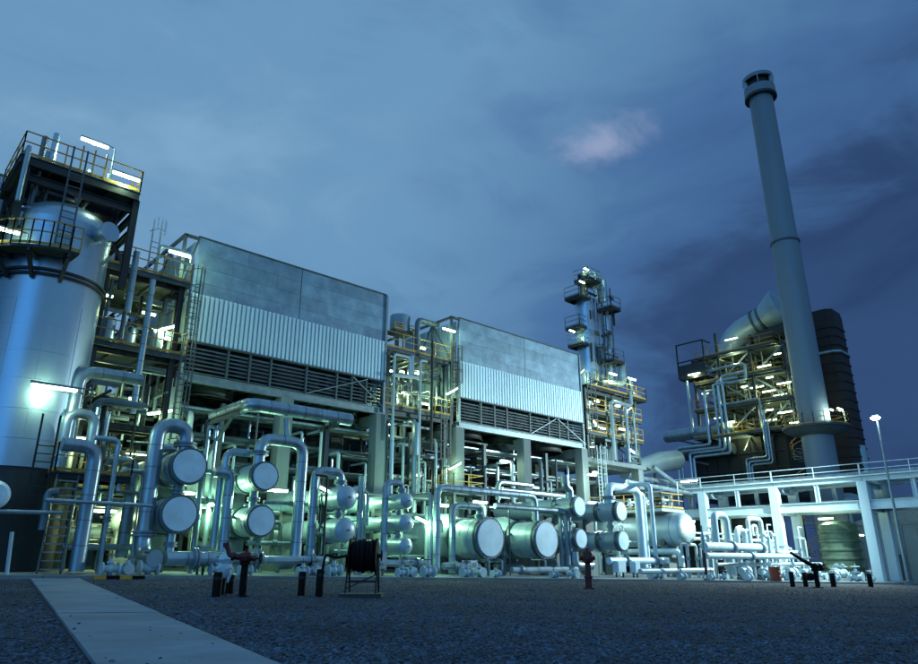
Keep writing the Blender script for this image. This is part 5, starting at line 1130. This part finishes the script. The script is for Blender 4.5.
zig('left pipe of the three zigzags at the right of the furnace', (73.7, 31.29, 17.71), 11.34, 33.63, 8.0, 0.11, top=(73.7, 31.29+4.5, 17.71-0.1))
zig('middle pipe of the three zigzags at the right of the furnace', (73.7, 31.05, 16.34), 10.98, 33.36, 8.0, 0.11)
zig('right pipe of the three zigzags at the right of the furnace', (73.7, 30.77, 15.2), 10.63, 33.08, 8.0, 0.11)
pipe('pipe loop jutting from the upper left of the furnace tower', [(73.6, 39.5-0.1, 15.0), (73.6, 39.5, 21.63), (73.6, 34.73, 21.86), (73.6, 32.33, 21.86), (73.6, 32.4, 19.99), (73.6, 34.52, 19.99)], 0.16, 'cladding', bend=0.4)
h0 = (74.6, 43.41, 15.06)
t = thing('header_vessel', 'upper of two fat lying headers at the left of the furnace', 'duct', (74.6, h0[1], h0[2]-0.7))
part('shell', B().lathe([(0.0, 0.45), (0.4, 0.38), (0.66, 0.15), (0.72, -0.2), (0.72, -8.6), (0.0, -8.6)], (74.6, h0[1], h0[2]), 'y', 22), 'cladding', t)
part('bracket', B().bar((74.6, h0[1]-1.5, h0[2]-0.6), (75.4, h0[1]-4.5, h0[2]-1.6), 0.25), 'grey_steel', t)
h0 = (74.7, 43.31, 12.77)
t = thing('header_vessel', 'lower of two fat lying headers at the left of the furnace', 'duct', (74.7, h0[1], h0[2]-0.6))
part('shell', B().lathe([(0.0, 0.4), (0.35, 0.32), (0.55, 0.12), (0.6, -0.2), (0.6, -8.0), (0.0, -8.0)], (74.7, h0[1], h0[2]), 'y', 22), 'cladding_dark', t)
part('bracket', B().bar((74.7, h0[1]-1.5, h0[2]-0.5), (75.4, h0[1]-4.5, h0[2]-1.4), 0.25), 'grey_steel', t)
t = thing('flue_duct', 'long tapering pale duct from the slim column frame toward the furnace', 'duct', (64, 39.5, 8))
part('duct', B().tube([(59.81, 40, 9.36), (66.8, 40, 11), (70.19, 40, 11.54)], 0.9, 24, rad=[0.7, 1.1, 1.1]), 'duct_skin', t)
part('support', B().bar((65.65, 40.0, PZ(62, 40)), (65.65, 40.0, 10.05), 0.3), 'grey_steel', t)
for i, (a, c) in enumerate((((57.5, 35.2, 9.2), (63.5, 35.2, 7.2)), ((57.0, 36.2, 8.2), (74.0, 36.6, 8.2)), ((52.0, 34.5, 7.4), (63.0, 34.5, 7.0)))):
    pipe('%s pipe linking the slim column frame to the white rack' % ('sloping', 'highest level', 'lower')[i], [a, c], 0.2, 'cladding')
platform('yellow-railed balcony on the front of the furnace box', HX-1.6, HX+0.3, 33.0, 37.0, 14.15, 'flr', joists=False)
pipe('spiral stair newel beside the chimney under its platform', RT((HX-1.4, 27.4, PZ(HX, 27)), 'z', 13.6), 0.14, 'galvanised', name='stair_newel', cat='post')
t = thing('spiral_stair', 'yellow-railed spiral stair left of the chimney foot', 'stair', (HX-1.4, 27.4, PZ(HX, 27)))
g = B(); s = B()
sp_ = [(HX-1.4+1.25*math.cos(k*0.42), 27.4+1.25*math.sin(k*0.42), 0.2+k*0.22) for k in range(60)]
g.tube([(x, y, z+1.05) for x, y, z in sp_], 0.05, 5); g.tube([(x, y, z+0.55) for x, y, z in sp_], 0.04, 5)
for k in range(0, 60, 3): g.bar(sp_[k], (sp_[k][0], sp_[k][1], sp_[k][2]+1.05), 0.05)
part('guard_rail', g, 'yellow_paint', t)
for k in range(60):
    x, y, z = sp_[k]; s.bar((HX-1.4, 27.4, z), (x, y, z), 0.32, 0.04)
part('treads', s, 'galvanised', t)
HP = [(73, 38.17, 21.65), (74.4, 33.85, 25.25), (74.4, 33.93, 23.69), (74.2, 30.46, 21.26), (74.2, 28.61, 18.99), (77, 32.74, 19.76), (77, 31.46, 19.07), (77, 30.32, 18.41), (77, 29.1, 17.74), (74.2, 28.97, 15.87), (74.2, 27.91, 14.64), (77, 31.82, 15.8), (74.2, 35.64, 14.49), (74.2, 34.05, 14.17)]
HN = ['on the pipe loop at the left of', 'topmost under the duct of', 'second from the top of', 'high at the middle of', 'high at the right of', 'deep at the middle of', 'deep beside the middle one of', 'deep right of centre of', 'deep next to the chimney on', 'bright and low at the right of', 'lowest beside the chimney on', 'low and deep in', 'left above the dark box of', 'right above the dark box of']
for n_, p in zip(HN, HP): lamp('lamp %s the furnace tower' % n_, p, 'y', 300, size=1.5, col=(0.9, 1.0, 0.45))
lamp('tube lamp over the platform of the lying drum', (56.24, 31, 7.49), 'y', 420, ('z', 5.5), size=1.6, col=(0.8, 1, 0.9))
lamp('tube lamp under the white rack beside the green tank', (64.6, 23.2, 4.3), 'y', 420, col=(0.85, 1.0, 0.6))
lamp('tube lamp low behind the lying drum', (45.5, 33.5, 5.2), 'x', 420, col=(0.75, 1, 0.8))
lamp('tube lamp under the white rack behind the pale rack post', (64.9, 29.6, 4.5), 'y', 420, col=(0.8, 1, 0.85))

# ---------------------------------------------------------------- things on the gravel
def bollard(label, p, h, r=0.085):
    x, y = p[0], p[1]; z = gz(x, y); t = thing('bollard', label, 'bollard', (x, y, z), 'black bollards on the gravel')
    part('post', B().lathe([(r, 0), (r, h-0.03), (r*0.86, h)], (x, y, z), 'z', 16), 'black_paint', t); part('band', B().lathe([(r*1.02, h-0.16), (r*1.02, h-0.10)], (x, y, z), 'z', 16), 'black_steel', t); return t
bollard('black bollard left of the white valve by the footpath', (7.06, 15.56, 0.12), 0.52, 0.10)
bollard('short black bollard between white valve and red-topped hydrant', (7.87, 16.64, 0.13), 0.44, 0.10)
bollard('black bollard left of the hose reel, farther from it', (9.11, 15.4, 0.08), 0.55, 0.09)
bollard('black bollard next to the hose reel on its left', (9.3, 14.91, 0.07), 0.62, 0.09)
bollard('leftmost black bollard before the white rack', (38.56, 16.01, -0.43), 0.75, 0.12)
bollard('black bollard just left of the fire monitor', (39.78, 15.83, -0.46), 0.72, 0.12)
bollard('black bollard right of the fire monitor', (42.56, 15.44, -0.51), 0.72, 0.14)
bollard('black bollard before the nearest visible rack post', (46.6, 14.85, -0.59), 0.75, 0.14)
def local(t, loc, rz):
    t.location = loc; t.rotation_euler = (0, 0, rz)
RZ = math.atan2(-0.679, 0.734)          # local x across the view
p = (7.6, 15.4, 0.11)
t = thing('fire_hydrant', 'dark standpipe hydrant with red valve head and handwheel by the footpath', 'fire hydrant', (0, 0, 0))
part('standpipe', B().lathe([(0.17, 0), (0.17, 0.04), (0.10, 0.05), (0.10, 0.82), (0.15, 0.84), (0.15, 0.9), (0.1, 0.92)], (0, 0, 0), 'z', 18), 'black_paint', t)
part('valve_head', B().lathe([(0.09, 0.88), (0.17, 0.95), (0.19, 1.05), (0.15, 1.15), (0.06, 1.2), (0.06, 1.26)], (0, 0, 0), 'z', 18).tube([(-0.05, 0, 1.03), (-0.34, -0.02, 1.06)], 0.085, 12).tube([(-0.3, -0.02, 1.055), (-0.38, -0.025, 1.065)], 0.12, 12).tube([(0.05, 0, 1.03), (0.3, 0, 1.0)], 0.075, 12), 'red_paint', t)
part('handwheel', B().torus((0.42, 0, 1.0), 0.13, 0.018, 'x', 18, 6).bar((0.42, -0.13, 1.0), (0.42, 0.13, 1.0), 0.025).bar((0.42, 0, 0.87), (0.42, 0, 1.13), 0.025).cyl((0.28, 0, 1.0), (0.44, 0, 1.0), 0.02, 8), 'black_paint', t)
part('hose_outlet', B().tube(fillet([(-0.3, 0, 1.05), (-0.46, 0, 1.1), (-0.56, 0, 1.34)], 0.1), 0.07, 10).cyl((-0.56, 0, 1.32), (-0.58, 0, 1.42), 0.1, 12), 'red_paint', t)
local(t, (p[0], p[1], gz(p[0], p[1])), RZ); t.scale = (0.82, 0.82, 0.82)
p = (7.53, 16.27, 0.13)
t = thing('wrapped_valve', 'white wrapped valve on a low stand beside the red-topped hydrant', 'valve', (0, 0, 0))
w_ = B().lathe([(0.06, 0.42), (0.15, 0.5), (0.2, 0.66), (0.17, 0.78), (0.22, 0.88), (0.14, 1.0), (0.05, 1.05)], (0, 0, 0), 'z', 14)
r2 = random.Random(4); w_.v = [(x+r2.uniform(-.03, .03), y+r2.uniform(-.03, .03), z+r2.uniform(-.02, .02)) for x, y, z in w_.v]
w_.tube([(0.05, 0, 0.7), (0.14, 0, 0.5), (0.11, 0, 0.3)], 0.06, 8, rad=[0.09, 0.07, 0.02])
part('wrapping', w_, 'white_plastic', t); part('stand', B().cyl((0, 0, 0), (0, 0, 0.5), 0.05, 10).cyl((0, 0, 0), (0, 0, 0.03), 0.14, 14), 'black_paint', t)
local(t, (p[0], p[1], gz(p[0], p[1])), RZ); t.scale = (0.85, 0.85, 0.9)
# hose reel
p = (10.33, 14.62, 0.05)
t = thing('hose_reel', 'black hose reel on a steel frame standing on the gravel', 'hose reel', (0, 0, 0))
zc = 0.95
for i, xx in enumerate((-0.32, 0.32)):
    f = B().lathe([(0.40, xx-0.02), (0.42, xx-0.02), (0.42, xx+0.02), (0.40, xx+0.02)], (0, 0, zc), 'x', 30)
    part('flange', f, 'black_paint', t)
hz = B()
for k, xx in enumerate((-0.22, -0.11, 0.0, 0.11, 0.22)):
    hz.torus((xx, 0, zc), 0.33+0.025*((k*7) % 3-1), 0.062, 'x', 28, 8)
hz.lathe([(0.28, -0.3), (0.28, 0.3)], (0, 0, zc), 'x', 24); part('hose', hz, 'rubber', t)
part('hub', B().cyl((-0.42, 0, zc), (0.42, 0, zc), 0.05, 10).torus((0.44, 0, zc), 0.12, 0.015, 'x', 14, 5), 'black_steel', t)
for xx in (-0.36, 0.36):
    for s in (-1, 1): part('leg', B().bar((xx, 0.0, zc), (xx, s*0.36, 0.1), 0.045), 'black_steel', t)
part('frame_tie', B().bar((-0.36, -0.27, 0.35), (0.36, -0.27, 0.35), 0.04).bar((-0.36, 0.27, 0.35), (0.36, 0.27, 0.35), 0.04).bar((-0.36, -0.3, 0.2), (0.36, -0.2, 0.52), 0.03), 'black_steel', t)
part('base', B().box(-0.5, 0.5, -0.4, 0.4, 0.0, 0.08), 'dark_steel', t)
part('feed_hose', B().tube(fillet([(-0.4, 0, zc), (-0.7, -0.02, zc-0.05), (-0.95, 0.0, zc+0.05), (-1.02, 0, 0.5)], 0.15), 0.03, 8), 'rubber', t)
local(t, (p[0], p[1], gz(p[0], p[1])), RZ)
# red hydrant
p = (22.09, 16.69, -0.13)
t = thing('fire_hydrant', 'slender dark red fire hydrant standing alone on the gravel', 'fire hydrant', (0, 0, 0))
part('barrel', B().lathe([(0.2, 0), (0.2, 0.05), (0.13, 0.06), (0.125, 0.36), (0.16, 0.37), (0.16, 0.45), (0.115, 0.46), (0.11, 0.9), (0.14, 0.94)], (0, 0, 0), 'z', 20), 'red_paint', t)
part('bonnet', B().lathe([(0.13, 0.92), (0.21, 0.95), (0.215, 1.26), (0.17, 1.34), (0.07, 1.38), (0.055, 1.39), (0.055, 1.47), (0.0, 1.48)], (0, 0, 0), 'z', 20), 'red_paint', t)
for s in (-1, 1): part('outlet_cap', B().lathe([(0.085, 0.16*s), (0.085, 0.27*s), (0.06, 0.29*s)], (0, 0, 1.1), 'x', 14), 'red_paint', t)
part('front_outlet', B().lathe([(0.1, -0.18), (0.1, -0.3), (0.05, -0.32)], (0, 0, 1.08), 'y', 14), 'red_paint', t)
local(t, (p[0], p[1], gz(p[0], p[1])), RZ)
# fire monitor
p = (38.75, 14.83, -0.45)
t = thing('fire_monitor', 'dark fire monitor with its nozzle raised to the left before the rack', 'fire monitor', (0, 0, 0))
part('riser', B().lathe([(0.24, 0), (0.24, 0.05), (0.12, 0.06), (0.12, 0.8), (0.2, 0.82), (0.2, 0.92), (0.13, 0.94)], (0, 0, 0), 'z', 16), 'black_paint', t)
part('swivel', B().lathe([(0.14, 0.9), (0.22, 1.0), (0.22, 1.12), (0.1, 1.2)], (0, 0, 0), 'z', 16).tube(fillet([(0, 0, 1.1), (0.3, 0, 1.15), (0.3, 0, 0.8)], 0.15), 0.09, 10), 'black_paint', t)
part('nozzle', B().tube([(0.05, 0, 1.0), (-0.5, 0, 1.3), (-1.15, 0, 1.72)], 0.1, 12, rad=[0.12, 0.1, 0.075]), 'black_paint', t)
part('handwheel', B().torus((0.5, 0, 0.95), 0.2, 0.025, 'x', 16, 6).bar((0.5, 0, 0.75), (0.5, 0, 1.15), 0.03).cyl((0.3, 0, 0.95), (0.52, 0, 0.95), 0.03, 8), 'black_paint', t)
part('valve', B().lathe([(0.1, -0.5), (0.18, -0.45), (0.18, -0.2), (0.1, -0.15)], (0, 0, 0.55), 'x', 14), 'black_paint', t)
local(t, (p[0], p[1], gz(p[0], p[1])), RZ)

for i, q in enumerate(((HX-0.4, 30.2, 20.0), (76.6, 34.0, 20.0), (76.4, 37.6, 16.8), (76.8, 31.6, 16.9), (77.0, 36.6, 22.9), (76.2, 29.6, 22.9), (HX-1.2, 34.8, 15.6), (76.0, 38.6, 19.9))): lamp('small lamp %s of the furnace tower' % ('on the right flank', 'in the heart', 'low at the left', 'low at the middle', 'high at the left', 'high at the right', 'over the balcony', 'at the far left')[i], q, 'y', 210, size=0.8, col=(0.9, 1.0, 0.42))
for i, q in enumerate(((48.0, 26.6, 3.6), (53.0, 27.6, 3.9), (58.6, 27.2, 3.4), (66.0, 33.0, 3.6), (69.0, 22.0, 3.0))): lamp('small lamp %s' % ('right of the lying drum', 'behind the white pipe hoops', 'left of the pale rack post', 'under the far bay of the white rack', 'behind the green tank')[i], q, 'x', 260, size=0.8, col=(0.95, 1.0, 0.55))

wr = random.Random(77)
for row in range(2):
    for k in range(8):
        x = 46.8+k*1.85+wr.uniform(-0.5, 0.5)+row*0.6; y = (26.8, 24.9)[row]-0.12*k+wr.uniform(-0.4, 0.4); h = wr.uniform(1.4, 3.8)
        pts = [(x, y, PZ(x, y)), (x, y, h), (x+wr.choice((-0.8, 0.7)), y, h)]
        if k % 3 == 0: pts.append((pts[-1][0], y, h-0.8))
        pipe('%s small white riser from the left in the %s row behind the pumps' % (ORD[k], ('rear', 'front')[row]), pts, wr.choice((0.06, 0.08, 0.11, 0.14)), wr.choice((W, W, 'cladding')), flange=(((x, y, h*0.5), 'z'),), group='small white risers behind the pumps')
for k in range(6):
    y = 24.2+k*0.7; z = 0.6+0.45*k; pipe('%s level white pipe from the bottom behind the pumps' % ORD[k], [(46.5+k*0.6, y, z), (61.5-0.3*k, y-1.2, z)], (0.12, 0.09, 0.16, 0.1, 0.13, 0.08)[k], (W, 'cladding')[k % 2], group='level white pipes behind the pumps')
